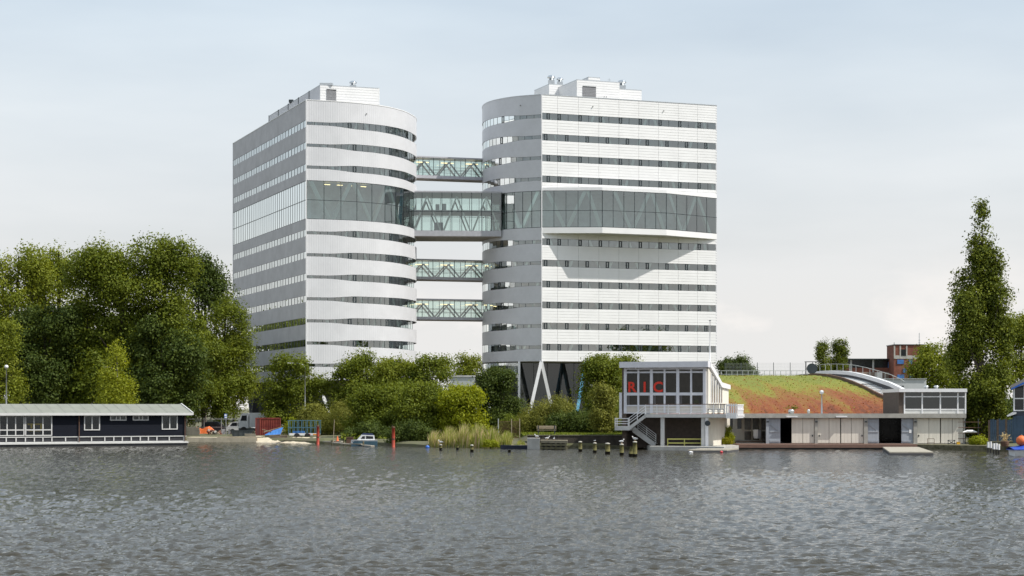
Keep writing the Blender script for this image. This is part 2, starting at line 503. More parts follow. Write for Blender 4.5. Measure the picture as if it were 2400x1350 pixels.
def rails(fr, P, s0, s1, fb, ft, org):
    n = 1 if len(P.p) == 2 else max(2, int((s1-s0)/.8))
    for f, dz in ((fb,.0),(ft,.0)):
        for k in range(n):
            a, b = s0+(s1-s0)*k/n, s0+(s1-s0)*(k+1)/n
            p, q = P.at(a,-.06)-org, P.at(b,-.06)-org
            fr.bar((p.x,p.y,f(a)+dz),(q.x,q.y,f(b)+dz),.05,.07)

def glazed_strip(P, edges, casements, zb, zt, parent, org, gm=None):
    """window band: frame with mullions, each pane and each narrow casement a piece of its own"""
    gm = gm or office_glass
    fb = zb if callable(zb) else (lambda s: zb)
    ft = zt if callable(zt) else (lambda s: zt)
    fr = MB()
    for e in edges:
        post(fr, P, e, fb(e)-.03, ft(e)+.03, .07, org)
    rails(fr, P, edges[0], edges[-1], fb, ft, org)
    wb = fr.build('window_band', dark_frame, parent)
    for a, b in zip(edges, edges[1:]):
        mid = (a+b)/2
        if any(abs(mid-c) < .12 for c in casements):
            mb = MB(); z0, z1 = fb(mid), ft(mid)
            for sx in (a+.12, b-.12): post(mb, P, sx, z0, z1, .17, org, off=-.11, dep=.09)
            for za, zbb in ((z0,z0+.16),(z1-.16,z1)):
                q0, q1 = P.at(a+.2,-.11)-org, P.at(b-.2,-.11)-org; r0, r1 = P.at(a+.2,-.02)-org, P.at(b-.2,-.02)-org
                mb.add([(q0.x,q0.y,za),(q1.x,q1.y,za),(r1.x,r1.y,za),(r0.x,r0.y,za),(q0.x,q0.y,zbb),(q1.x,q1.y,zbb),(r1.x,r1.y,zbb),(r0.x,r0.y,zbb)],
                       [(0,3,2,1),(4,5,6,7),(0,1,5,4),(1,2,6,5),(2,3,7,6),(3,0,4,7)])
            mb.build('casement', dark_frame, wb)
            pane(P, a+.1, b-.1, fb, ft, gm, wb, org, name='casement_pane')
        else:
            pane(P, a, b, fb, ft, gm, wb, org)
    return wb

def braces(P, s0, s1, z0, z1, run, parent, org, off=-.5, phase=0.0, w=.34, blue=()):
    """zigzag struts standing behind the glass"""
    s = s0+phase; k = 0
    while s < s1-.5:
        e = min(s+run, s1)
        a, b = P.at(s, off)-org, P.at(e, off)-org
        za, zb = (z1, z0) if k % 2 == 0 else (z0, z1)
        MB().bar((a.x,a.y,za), (b.x,b.y,zb), w).build('brace', blue_brace if k in blue else brace_m, parent)
        s = e+.5; k += 1

def smoothstep(a, b, t):
    t = min(max((t-a)/(b-a),0),1); return t*t*(3-2*t)
def wave_half(s, near=.25, wide=.57, s0=3.2, s1=9.5, end=.7, slen=24):
    return near+(wide-near)*smoothstep(s0, s1, s)+(end-wide)*smoothstep(s1, slen, s)

# plan of the towers, metres
RC1, RC2 = Vector((5.2,328.0)), Vector((37.1,340.0))
ru = (RC2-RC1).normalized(); rn = Vector((ru.y,-ru.x))
R_LEFT = [tuple(RC1),(.1,330.6),(-3.75,335.2),(-5.35,341.0),(-5.0,347.5),(-3.0,351.5)]
R_BACK = RC2 - rn*23
L1 = Vector((-34.3,313.0)); L2 = Vector((-54.3,365.0))
L_FRONT = [tuple(L1),(-28.1,315.2),(-22.6,318.9),(-19.2,323.8),(-17.55,329.4),(-17.0,334.0),(-17.8,340.5),(-21.0,349.0)]
RCEN, LCEN = Vector((15,348)), Vector((-36,345))
R_STRIPS = [54.67,51.02,47.37,43.7,32.72,29.0,25.33,21.67,18.0,14.3]
L_STRIPS = [51.15,47.5,43.85,32.9,29.22,25.55,21.88,18.2,14.5,10.8]
BIG_T, BIG_B = 41.65, 35.2

def poly_inset(pts, cen, k): return [(cen.x+(p[0]-cen.x)*k, cen.y+(p[1]-cen.y)*k) for p in pts]
def local(pts, org): return [(p[0]-org.x, p[1]-org.y) for p in pts]

# ---- right tower
rt = thing('office_tower', 'white office tower with lapped metal front, dark window bands and projecting glass box', 'building', (RC1.x,RC1.y,1.2))
RO = RC1.copy()
class ZO:  # heights in the tower are world heights; its root stands at 1.2
    pass
def drop(o, dz):
    for ch in o.children: ch.location.z -= dz
pf = Path([RC1, RC2], cen=RCEN)
pl = Path(R_LEFT, True, RCEN)
FL = pf.len
R_TOP, R_BOT = 58.4, 11.85
def front_edges(kind):
    if kind == 'A':
        cas = [1.25,3.3]+[7.27+3.88*k for k in range(7)]
        thin = [5.0+3.9*k for k in range(8)]
    else:
        cas = [.75]+[4.75+3.88*k for k in range(8)]
        thin = [2.9]+[6.95+3.88*k for k in range(7)]
    e = [0.04, FL-.04]+thin
    for c in cas: e += [c-.3, c+.3]
    return sorted(e), cas
kinds = 'ABAAABAABA'
# cladding panels on the lapped front, between window bands
joints = [0, 2.98, 6.95, 10.85, 14.72, 18.58, 22.46, 26.36, 30.2, FL]
def row_panels(z0, z1):
    for a, b in zip(joints, joints[1:]):
        lap_panel(pf, a+(.018 if a else 0), b-(.018 if b < FL else 0), z0, z1, rt, RO)
front_h = .59
zs = [R_TOP]+[z for z in R_STRIPS]
def spans(strips, top, bottom):
    out = []; t = top
    for k, z in enumerate(strips):
        if BIG_T < t and z < BIG_B:
            out.append((t, BIG_T, k-1, None)); t = BIG_B
            out.append((t, z, None, k))
        else:
            out.append((t, z, k-1 if k else None, k))
        t = z
    out.append((t, bottom, len(strips)-1, None))
    return out
SP = spans(R_STRIPS, R_TOP, R_BOT)
for t, b_, kt, kb in SP:
    z1 = t-(front_h if kt is not None else 0); z0 = b_+(front_h if kb is not None else 0)
    row_panels(z0, z1)
    # wavy band round the curved side
    wf = lambda s: wave_half(s, .3, .62, 3.0, 8.5, .7, 20)
    zt = (lambda s, t=t: t-wf(s)) if kt is not None else z1
    zb = (lambda s, b_=b_: b_+wf(s)) if kb is not None else z0
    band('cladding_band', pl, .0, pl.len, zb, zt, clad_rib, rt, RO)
# corner trim, slim white edge
MB().box(-.09,.09,-.09,.09,R_BOT,R_TOP+.02).build('corner_trim', white_trim, rt)
for k, z in enumerate(R_STRIPS):
    e, cas = front_edges(kinds[k])
    glazed_strip(pf, e, cas, z-front_h, z+front_h, rt, RO)
    wf = lambda s: wave_half(s, .3, .62, 3.0, 8.5, .7, 20)
    es = [.15,1.5,2.9,4.2,5.4,6.6,7.8,8.45,9.7,10.9,12.2,13.5,14.8,16.2,17.6]
    sh = (k*.37) % 1.2
    es = [.15]+[q+sh for q in es[1:]]
    glazed_strip(pl, es, [es[6]+.325], lambda s, z=z: z-wf(s), lambda s, z=z: z+wf(s), rt, RO)
# projecting glass box on the front
pr = 4.1
kx1, kx2 = 9.75, 22.1
box_pts = [RC1, RC1+ru*kx1+rn*pr, RC1+ru*kx2+rn*pr, RC2]
gb = thing('glass_box', None, None); gb.parent = rt; gb.location.z = 1.2   # part of the tower
class Big: pass
def curtain(P, n, z0, zm, z1, parent, org, gm, s0=None, s1=None, name='glass_panel'):
    s0 = .03 if s0 is None else s0; s1 = P.len-.03 if s1 is None else s1
    fr = MB()
    for k in range(n+1):
        post(fr, P, s0+(s1-s0)*k/n, z0, z1, .09, org, off=-.08, dep=.06)
    for zc in (z0+.04, zm, z1-.04):
        for k in range(n):
            a, b = P.at(s0+(s1-s0)*k/n,-.04)-org, P.at(s0+(s1-s0)*(k+1)/n,-.04)-org
            fr.bar((a.x,a.y,zc),(b.x,b.y,zc),.08)
    wb = fr.build('curtain_frame', dark_frame, parent)
    for k in range(n):
        a, b = s0+(s1-s0)*k/n, s0+(s1-s0)*(k+1)/n
        pane(P, a, b, z0, zm, gm, wb, org, name=name); pane(P, a, b, zm, z1, gm, wb, org, name=name)
    return wb
for i, n in enumerate((5,6,5)):
    bp_ = Path([box_pts[i], box_pts[i+1]], cen=RCEN)
    curtain(bp_, n, BIG_B+.02, 38.15, BIG_T, rt, RO, band_glass)
    braces(bp_, .5, bp_.len-.3, BIG_B, BIG_T, 3.1, rt, RO, off=-.75, phase=(.4,2.0,.6)[i], w=.62)
    band('box_sill', bp_, 0, bp_.len, BIG_B-1.0, BIG_B, clad_lap, rt, RO, thick=.3)
    band('box_head', bp_, 0, bp_.len, BIG_T, BIG_T+.55, white_trim, rt, RO, thick=.3)
bx = local([tuple(p) for p in box_pts], RO)
inner = local([tuple(RC1-rn*.3), tuple(RC2-rn*.3)], RO)
quadp = [bx[0]]+bx[1:3]+[bx[3], inner[1], inner[0]]
sh_ = [( (p[0]*.995+.05), p[1]+.12) for p in bx]
MB().prism(sh_[::1]+[inner[1],inner[0]], BIG_B-.95, BIG_B-.75).build('box_soffit', slab_m, rt, fix=True)
MB().prism(sh_+[inner[1],inner[0]], BIG_T+.3, BIG_T+.5).build('box_roof', roof_grey, rt, fix=True)
bpy.data.objects.remove(gb)
# big glazing round the curved side, right of the bridge
s_b = pl.near(1172)
curtain(pl, 5, BIG_B, 38.15, BIG_T, rt, RO, band_glass, .2, s_b)
curtain(pl, 6, BIG_B, 38.15, BIG_T, rt, RO, band_glass, s_b, pl.len-2)
# inside: floors, core, struts
def footprint(P, back): return [tuple(P.at(P.len*k/24, -.4)) for k in range(25)]+back
RF = footprint(pl, [tuple(R_BACK+rn*.3), tuple(RC2-rn*.4)])
for z in [57.2]+[z-1.75 for z in R_STRIPS if abs(z-43.7) > .1]+[BIG_T+.25, BIG_B-.35, R_BOT+.1]:
    MB().prism(local(RF, RO), z-.18, z+.18).build('floor_slab', slab_m, rt, fix=True)
MB().prism(local(poly_inset(RF, Vector((14,345)), .76), RO), R_BOT+.15, 57).build('core', core_m, rt, fix=True)
rb_ = Path([R_BACK, Vector(R_LEFT[-1])], cen=RCEN); rs_ = Path([RC2, R_BACK], cen=RCEN)
for P in (rb_, rs_):
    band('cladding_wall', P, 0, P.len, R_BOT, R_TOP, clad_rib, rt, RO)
for z0, z1 in ((43,57),(BIG_B,BIG_T),(26.6,35),(19.5,26.4),(12.2,19.3)):
    if z0 != BIG_B: braces(pf, .6, FL-.5, z0, z1, 3.3 if z1-z0 < 10 else 4.6, rt, RO, phase=.3, w=.42)
for z0, z1 in ((BIG_B,BIG_T),(26.6,35),(12.2,26.4)):
    braces(pl, .8, 17, z0, z1, 3.2, rt, RO, w=.55 if z0 == BIG_B else .36)
# ground storey: glazed volume under the curve, recessed lobby and leaning columns
lp = Path([pl.at(s) for s in np.linspace(pl.near(1216), pl.len-2, 20)], cen=RCEN)
curtain(lp, 9, 4.6, 7.2, 11.7, rt, RO, band_glass)
band('plinth', lp, 0, lp.len, 4.1, 4.6, white_trim, rt, RO)
curtain(lp, 9, 1.2, 2.4, 4.1, rt, RO, band_glass)
a0 = pl.at(pl.near(1216))-RO
MB().box(a0.x-.15,a0.x+.25,a0.y-.1,a0.y+.3,1.2,11.85).build('corner_post', white_trim, rt)
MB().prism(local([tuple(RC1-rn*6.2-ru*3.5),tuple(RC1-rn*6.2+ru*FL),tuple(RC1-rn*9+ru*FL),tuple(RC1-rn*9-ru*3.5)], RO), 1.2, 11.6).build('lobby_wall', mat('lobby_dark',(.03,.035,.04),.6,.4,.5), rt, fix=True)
lob = Path([RC1-rn*5.5+ru*(-4.5), RC1-rn*5.5+ru*FL], cen=RCEN)
curtain(lob, 15, 1.2, 6.0, 11.7, rt, RO, lobby_glass)
for s_, dx in ((0.0,-2.6),(0.0,2.6),(8.4,-2.0),(8.4,2.4),(19.0,-2.6),(19.0,2.6),(28.5,-2.6),(28.5,2.6)):
    a = ru*s_-rn*.2; b = ru*(s_+dx)-rn*.2
    MB().bar((a.x,a.y,R_BOT), (b.x,b.y,1.1), .55, .45).build('leaning_column', blue_brace if (s_ == 8.4 and dx < 0) else white_trim, rt)
MB().prism(local(RF, RO), R_BOT-.05, R_BOT+.02).build('soffit', soffit_m, rt, fix=True)
MB().prism(local(RF, RO), 57.6, 57.8).build('roof_deck', roof_grey, rt, fix=True)
for P in (pf, pl):
    band('parapet_cap', P, 0, P.len, R_TOP, R_TOP+.12, steel, rt, RO, off=.05, thick=.4)
for px, py in ((1221,247),(1389,250),(1555,260)):
    P = pl if px < 1270 else pf
    s_ = P.near(px); q = P.at(s_, .16)-RO; dd = P.at(s_).y
    MB().lathe([(.06,-.09),(.11,0),(.06,.09)], 8, (q.x,q.y,Z(py,dd))).bar((q.x,q.y,Z(py,dd)),(q.x+rn.x*-.3,q.y+rn.y*-.3,Z(py,dd)),.08).build('facade_lamp', dark_frame, rt)
# plant rooms on the roof
def roofbox(name, o, u, n, u0, u1, v0, v1, z0, z1, root, org, m=None):
    P4 = [o+u*u0-n*v0, o+u*u1-n*v0, o+u*u1-n*v1, o+u*u0-n*v1]
    q = name
    part = None
    for a, b in ((0,1),(1,2),(2,3),(3,0)):
        c = (P4[0]+P4[2])/2
        w = lap_panel(Path([P4[a],P4[b]], cen=c), 0, (P4[b]-P4[a]).length, z0, z1, root, org, q)
        part = part or w
    MB().prism(local([tuple(p) for p in P4], org), z1-.1, z1+.06).build('plant_room_roof', steel, root, fix=True)
    return P4
roofbox('plant_room_wall', RC1, ru, rn, 8.3, 16.6, 4, 16, 57.7, 62.2, rt, RO)
roofbox('plant_room_wall', RC1, ru, rn, 16.75, 21.1, 4.3, 14, 57.7, 61.1, rt, RO)
roofbox('plant_room_wall', RC1, ru, rn, 6.4, 12.0, 12.6, 20, 57.7, 62.7, rt, RO)
roofbox('plant_room_wall', RC1, ru, rn, 12.3, 14.6, 8.2, 11, 62.2, 63.6, rt, RO)
def on_roof(o, u, n, uu, vv, org): q = o+u*uu-n*vv-org; return q.x, q.y
def louvre(o, u, n, u0, u1, v, z0, z1, root, org):
    P = Path([o+u*u0-n*v, o+u*u1-n*v], cen=o-n*50+u*10)
    fr = MB()
    for k in range(9):
        zz = z0+(z1-z0)*(k+.5)/9
        a, b = P.at(0,.03)-org, P.at(P.len,.03)-org
        fr.bar((a.x,a.y,zz),(b.x,b.y,zz),.1,.16)
    w = fr.build('louvre', mat('louvre_grey',(.22,.22,.23),.5,.1) if 'louvre_grey' not in MATS else MATS['louvre_grey'], root)
    band('louvre_frame', P, -.0, P.len, z1, z1+.12, dark_frame, root, org, off=.12, thick=.1)
louvre(RC1, ru, rn, 9.4, 12.0, 4, 58.6, 61.0, rt, RO)
def vent(x, y, z, r, h, root, cowl=True):
    b_ = MB().box(x-r*.9,x+r*.9,y-r*.9,y+r*.9,z,z+h*.5).build('vent_base', steel, root)
    MB().lathe([(r*.62,h*.5),(r*.62,h*.72),(r*1.05,h*.74),(r*1.12,h*.84),(r*.9,h*.95),(r*.35,h*1.02)], 14, (x,y,z)).build('vent_cowl', mat('polished_steel',(.7,.72,.74),.12,.05,metal=1) if 'polished_steel' not in MATS else MATS['polished_steel'], root, smooth=True)
x, y = on_roof(RC1, ru, rn, 7.6, 14.5, RO); vent(x, y, 62.75, .66, 1.9, rt)
x, y = on_roof(RC1, ru, rn, 9.3, 14.5, RO); vent(x, y, 62.75, .58, 1.6, rt)
x, y = on_roof(RC1, ru, rn, 18.2, 6.5, RO); vent(x, y, 61.1, .72, 2.0, rt)
for uu in (12.7,13.1):
    x, y = on_roof(RC1, ru, rn, uu, 2.6, RO); MB().bar((x,y,57.7),(x+.3,y,59.3),.08).build('roof_pipe', dark_frame, rt)
x, y = on_roof(RC1, ru, rn, 15.9, 7, RO); MB().bar((x,y,62.2),(x,y,63.4),.07).bar((x-.3,y,63.1),(x+.3,y,63.1),.05).build('aerial', steel, rt)
drop(rt, 1.2)

# ---- left tower
lt = thing('office_tower', 'grey office tower with long shaded side wall and rounded ribbed metal end', 'building', (L1.x,L1.y,1.2))
LO = L1.copy()
ls = Path([L1, L2], cen=LCEN)
lf = Path(L_FRONT, True, LCEN)
L_TOP, L_BOT = 55.0, 8.3
lhf = .58
wfl = lambda s: wave_half(s, .26, .57, 3.4, 9.2, .72, 24)
SPL = spans(L_STRIPS, L_TOP, L_BOT)
for t, b_, kt, kb in SPL:
    z1 = t-(lhf if kt is not None else 0); z0 = b_+(lhf if kb is not None else 0)
    nb = 4
    for k in range(nb):
        a, b = ls.len*k/nb, ls.len*(k+1)/nb
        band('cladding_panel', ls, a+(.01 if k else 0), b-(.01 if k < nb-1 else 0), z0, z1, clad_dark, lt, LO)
    zt = (lambda s, t=t: t-wfl(s)) if kt is not None else z1
    zb = (lambda s, b_=b_: b_+wfl(s)) if kb is not None else z0
    band('cladding_band', lf, 0, lf.len, zb, zt, clad_rib, lt, LO)
MB().box(-.09,.09,-.09,.09,L_BOT,L_TOP+.02).build('corner_trim', white_trim, lt)
for k, z in enumerate(L_STRIPS):
    base = [.15,1.45,2.75,4.0,5.1,6.3,7.2,7.85,9.0,10.1,11.3,12.6,13.7,14.9,15.55,16.6,17.7,18.9,20.2,21.5,22.8,24.2,25.6]
    sh = [0,.9,.9,.9,0,.9,.9,0,.9,0][k]
    es = [.15]+[q+sh for q in base[1:]]
    glazed_strip(lf, es, [es[6]+.325, es[13]+.325], lambda s, z=z: z-wfl(s), lambda s, z=z: z+wfl(s), lt, LO)
    # side wall: narrow lights between dark panels
    fr = MB(); gl_ = MB(); nmod = 28
    for q in range(nmod):
        a = ls.len*q/nmod; w = ls.len/nmod
        post(fr, ls, a+.2, z-lhf, z+lhf, .42, LO, off=-.07, dep=.04)
        post(fr, ls, a+.42+(w-.42)/2, z-lhf, z+lhf, .09, LO, off=-.07, dep=.04)
        pane(ls, a+.4, a+.42+(w-.42)/2, z-lhf, z+lhf, None, None, LO, into=gl_)
        pane(ls, a+.42+(w-.42)/2, a+w, z-lhf, z+lhf, None, None, LO, into=gl_)
    rails(fr, ls, 0, ls.len, lambda s: z-lhf, lambda s: z+lhf, LO)
    wb = fr.build('window_band', dark_frame, lt)
    tag(gl_.build('side_panes', office_glass, wb), kind='stuff')
# tall glazed storey
fr = MB(); gl_ = MB(); n = 36
for q in range(n+1):
    post(fr, ls, min(max(ls.len*q/n,.05),ls.len-.05), BIG_B, BIG_T, .11, LO, off=-.08, dep=.06)
for zc in (BIG_B+.05, 38.4, BIG_T-.05):
    a, b = ls.at(0,-.04)-LO, ls.at(ls.len,-.04)-LO; fr.bar((a.x,a.y,zc),(b.x,b.y,zc),.09)
for q in range(n):
    pane(ls, ls.len*q/n, ls.len*(q+1)/n, BIG_B, 38.4, None, None, LO, into=gl_); pane(ls, ls.len*q/n, ls.len*(q+1)/n, 38.4, BIG_T, None, None, LO, into=gl_)
wb = fr.build('curtain_frame', dark_frame, lt); tag(gl_.build('side_panes', band_glass, wb), kind='stuff')
curtain(lf, 15, BIG_B, 38.4, BIG_T, lt, LO, band_glass, .1, lf.len-1.5)
LF = [tuple(lf.at(lf.len*k/24, -.4)) for k in range(25)]+[(-33.6,371.0),(-53.6,364.3)]+[tuple(ls.at(ls.len*.5,-.4))]
for z in [53.9]+[z-1.75 for z in L_STRIPS if abs(z-43.85) > .1]+[BIG_T+.25, BIG_B-.35]:
    MB().prism(local(LF, LO), z-.18, z+.18).build('floor_slab', slab_m, lt, fix=True)
MB().prism(local(poly_inset(LF, Vector((-34.5,345)), .74), LO), L_BOT+.15, 53).build('core', core_m, lt, fix=True)
lb1 = Path([Vector(L_FRONT[-1]), Vector((-34,372))], cen=LCEN); lb2 = Path([Vector((-34,372)), L2], cen=LCEN)
for P in (lb1, lb2): band('cladding_wall', P, 0, P.len, L_BOT, L_TOP, clad_rib, lt, LO)
for z0, z1 in ((43,53),(BIG_B,BIG_T),(26.6,35),(17,26),(9,16.5)):
    braces(lf, .8, 21, z0, z1, 3.3 if z1-z0 < 9.5 else 4.2, lt, LO, w=.6 if z0 == BIG_B else .4, blue=(5,) if z0 == BIG_B else ())
for s_, dd in ((3.5,2.2),(6.0,2.2),(8.6,2.0),(10.8,2.0)):
    a, b = lf.at(s_,-dd)-LO, lf.at(s_+1.1,-dd)-LO
    MB().bar((a.x,a.y,BIG_T-.35),(b.x,b.y,BIG_T-.35),.3,.1).build('ceiling_lamp', lamp_warm, lt)
MB().prism(local(LF, LO), L_BOT-.02, L_BOT+.1).build('soffit', soffit_m, lt, fix=True)
MB().prism(local(LF, LO), 54.2, 54.4).build('roof_deck', roof_grey, lt, fix=True)
for P in (ls, lf): band('parapet_cap', P, 0, P.len, L_TOP, L_TOP+.12, white_trim, lt, LO, off=.05, thick=.4)
for px, py in ((858,267),):
    s_ = lf.near(px); q = lf.at(s_, .14)-LO; dd = lf.at(s_).y
    MB().lathe([(.06,-.09),(.11,0),(.06,.09)], 8, (q.x,q.y,Z(py,dd))).bar((q.x,q.y,Z(py,dd)),(q.x-.2,q.y+.3,Z(py,dd)),.08).build('facade_lamp', dark_frame, lt)
# legs under the left tower
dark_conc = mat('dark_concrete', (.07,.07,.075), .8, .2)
lu = (L2-L1).normalized(); lw = Vector((-lu.y,lu.x)); lw = lw if lw.x > 0 else -lw
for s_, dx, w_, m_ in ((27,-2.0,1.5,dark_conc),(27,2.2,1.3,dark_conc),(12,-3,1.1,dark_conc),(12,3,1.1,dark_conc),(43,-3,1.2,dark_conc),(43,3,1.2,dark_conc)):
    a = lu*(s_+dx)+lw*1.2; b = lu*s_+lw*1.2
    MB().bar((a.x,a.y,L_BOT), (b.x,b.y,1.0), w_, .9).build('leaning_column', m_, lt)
for s_, dx in ((2.0,3.2),(12.0,3.0)):
    a, b = lf.at(s_,-1.5)-LO, lf.at(s_+dx,-1.5)-LO
    MB().bar((a.x,a.y,L_BOT), (b.x,b.y,1.0), .6, .5).build('leaning_column', white_trim, lt)
q0 = lf.at(.5,-6)-LO
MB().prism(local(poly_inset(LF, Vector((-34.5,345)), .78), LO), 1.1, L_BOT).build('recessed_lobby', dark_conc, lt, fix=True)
lfu = Vector((.943,.33)).normalized(); lfn = Vector((lfu.y,-lfu.x))
PH = Vector((-32.5,318.0))
backn = -(lu)  # outward to the front
P4 = [PH, PH+lfu*10.4, PH+lfu*10.4+lu*36.5, PH+lu*36.5]
cen4 = (P4[0]+P4[2])/2
for i, (a, b) in enumerate(((0,1),(1,2),(2,3),(3,0))):
    Pq = Path([P4[a],P4[b]], cen=cen4)
    if i == 3:
        for k in range(5):
            band('plant_room_wall', Pq, Pq.len*k/5+.08, Pq.len*(k+1)/5-.08, 54.3, 58.4, clad_rib, lt, LO, thick=.15)
            band('plant_room_pier', Pq, Pq.len*k/5-.1 if k else 0, Pq.len*k/5+.25, 54.3, 58.5, dark_frame, lt, LO, off=.06, thick=.1)
    else: lap_panel(Pq, 0, Pq.len, 54.3, 58.4, lt, LO, 'plant_room_wall')
MB().prism(local([tuple(p) for p in P4], LO), 58.3, 58.46).build('plant_room_roof', steel, lt, fix=True)
Pq = Path([P4[0],P4[1]], cen=cen4)
louvre(PH, lfu, lfn, 1.1, 2.8, 0, 55.2, 57.6, lt, LO)
q = PH+lfu*6.6+lu*3-LO; vent(q.x, q.y, 58.4, .6, 1.5, lt)
q = PH+lfu*.8+lu*.8-LO; MB().box(q.x-.6,q.x+1.6,q.y-.6,q.y+1,58.4,58.8).build('roof_unit', steel, lt)
q = PH+lu*20-LO; MB().box(q.x-.3,q.x+.5,q.y-.5,q.y+.5,58.4,58.9).build('roof_unit', dark_frame, lt)
drop(lt, 1.2)

# ---- glazed bridges between the towers
def bridge(label, pL, pR, zb, zt, depth, npan, floor, group, big=False):
    o = Vector((pL[0],pL[1])); e = Vector((pR[0],pR[1])); u = (e-o).normalized(); n = Vector((-u.y,u.x)); Lb = (e-o).length
    t = thing('sky_bridge', label, 'bridge', (o.x,o.y,zb), math.atan2(u.y,u.x), group)
    H = zt-zb
    fl = MB().box(0,Lb,0,depth,0,floor).build('floor_deck', mat('bridge_grey',(.42,.42,.45),.5,.08) if 'bridge_grey' not in MATS else MATS['bridge_grey'], t)
    MB().box(.05,Lb-.05,.15,depth-.15,-.12,-.003).build('soffit', soffit_m, t)
    MB().box(0,Lb,-.05,depth+.05,H-.25,H).build('roof', MATS['bridge_grey'], t)
    rows = (floor, (floor+H-.25)/2, H-.25) if big else (floor, H-.25)
    for yy in (0.0, depth):
        fr = MB()
        for k in range(npan+1): fr.box(Lb*k/npan-.045,Lb*k/npan+.045,yy-.05,yy+.05,floor,H-.25)
        if big: fr.box(0,Lb,yy-.05,yy+.05,rows[1]-.05,rows[1]+.05)
        else:
            for zz in (floor+.9, floor+1.5): fr.box(0,Lb,yy+(.12 if yy == 0 else -.12)-.02,yy+(.12 if yy == 0 else -.12)+.02,zz-.03,zz+.03)
        w = fr.build('glazing_frame', dark_frame, t)
        for k in range(npan):
            for z0, z1 in zip(rows, rows[1:]):
                MB().quad((Lb*k/npan,yy,z0),(Lb*(k+1)/npan,yy,z0),(Lb*(k+1)/npan,yy,z1),(Lb*k/npan,yy,z1)).build('glass_panel', bridge_glass, w)
        nb = 3 if not big else 3
        for k in range(nb):
            xa, xm, xb = Lb*k/nb+.25, Lb*(k+.5)/nb, Lb*(k+1)/nb-.25
            yq = yy+(.35 if yy == 0 else -.35)
            for p, q in (((xa,floor),(xm,H-.9)),((xm,H-.9),(xb,floor))):
                MB().bar((p[0],yq,p[1]),(q[0],yq,q[1]),.24).build('truss_strut', brace_m if big else MATS['bridge_grey'], t)
    if not big:
        for k in range(3):
            MB().box(Lb*(k+.25)/3,Lb*(k+.75)/3,depth*.45,depth*.55,H-.95,H-.85).build('ceiling_lamp', lamp_warm, t)
    else:
        MB().box(.2,Lb-.2,.4,depth*.8,floor+H*.42,floor+H*.42+.3).build('mezzanine_deck', MATS['bridge_grey'], t)
        for x0, x1, y0, z0, z1 in ((4.2,4.9,3,floor+H*.42+.3,floor+H*.42+1.6),(5.4,6.1,3,floor+H*.42+.3,floor+H*.42+1.7),(4.0,5.6,5,floor,floor+1.9)):
            MB().box(x0,x1,y0,y0+.8,z0,z1).box(x0+.1,x1-.2,y0-.4,y0,z0,z0+.5).build('furniture', core_m, t)
    return t
g = 'glazed bridges joining the two towers'
bridge('small glass bridge joining the towers, topmost of the three small ones above the large bridge', (X(966,337),337), (X(1140,341),341), Z(418,338), Z(366.5,338), 3.2, 7, .55, g)
bridge('large two-storey glass bridge joining the towers with brown underside', (X(966,331),331), (X(1175,332),332), Z(553,331), Z(447,331), 9.5, 9, 1.0, g, True)
bridge('small glass bridge joining the towers directly under the large bridge', (X(964,337),337), (X(1140,341),341), Z(655,338), Z(607,338), 3.2, 7, .5, g)
bridge('small glass bridge joining the towers, lowest of all the bridges', (X(964,337),337), (X(1140,341),341), Z(749,338), Z(700,338), 3.2, 7, .5, g)
# ------------------------------------------------------------------ trees and shrubs
leaf_mid = leafmat('leaf_mid', (.08,.112,.013), (.185,.215,.028), .28)
leaf_light = leafmat('leaf_light', (.115,.15,.017), (.24,.265,.036), .32)
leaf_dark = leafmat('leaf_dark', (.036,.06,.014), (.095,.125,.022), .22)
leaf_birch = leafmat('leaf_birch', (.17,.205,.016), (.30,.32,.035), .32)
leaf_olive = leafmat('leaf_olive', (.125,.14,.026), (.25,.25,.05), .26)
leaf_poplar = leafmat('leaf_poplar', (.05,.075,.012), (.19,.22,.028), .25)
leaf_bright = leafmat('leaf_bright', (.17,.21,.012), (.32,.34,.03), .32)
leaf_yellow = leafmat('leaf_yellow', (.18,.19,.015), (.33,.31,.03), .4)

def leaf_mesh(name, cen, nrm, size, tint, m, parent, aspect=.62):
    """cen (N,3), nrm (N,3), size (N,), tint (N,): one pointed leaf blade (folded quad) for each"""
    N = len(cen); rng = np.random.default_rng(N)
    r = rng.normal(size=(N,3)); a = np.cross(nrm, r); a /= np.linalg.norm(a,axis=1)[:,None]+1e-9
    b = np.cross(nrm, a)
    s = size[:,None]
    fold = nrm*s*.14
    p0 = cen-a*s*.5; p2 = cen+a*s*.5; p1 = cen+b*s*.5*aspect+fold; p3 = cen-b*s*.5*aspect+fold
    co = np.stack([p0,p1,p2,p3],1).reshape(-1,3)
    me = bpy.data.meshes.new(name)
    me.vertices.add(N*4); me.vertices.foreach_set('co', co.reshape(-1).astype(np.float32))
    me.loops.add(N*4); me.loops.foreach_set('vertex_index', np.arange(N*4, dtype=np.int32))
    me.polygons.add(N); me.polygons.foreach_set('loop_start', np.arange(0,N*4,4,dtype=np.int32))
    me.update()
    at = me.attributes.new('tint','FLOAT','POINT'); at.data.foreach_set('value', np.repeat(tint,4).astype(np.float32))
    me.materials.append(m)
    o = bpy.data.objects.new(name, me); C.objects.link(o)
    if parent is not None: o.parent = parent
    return o

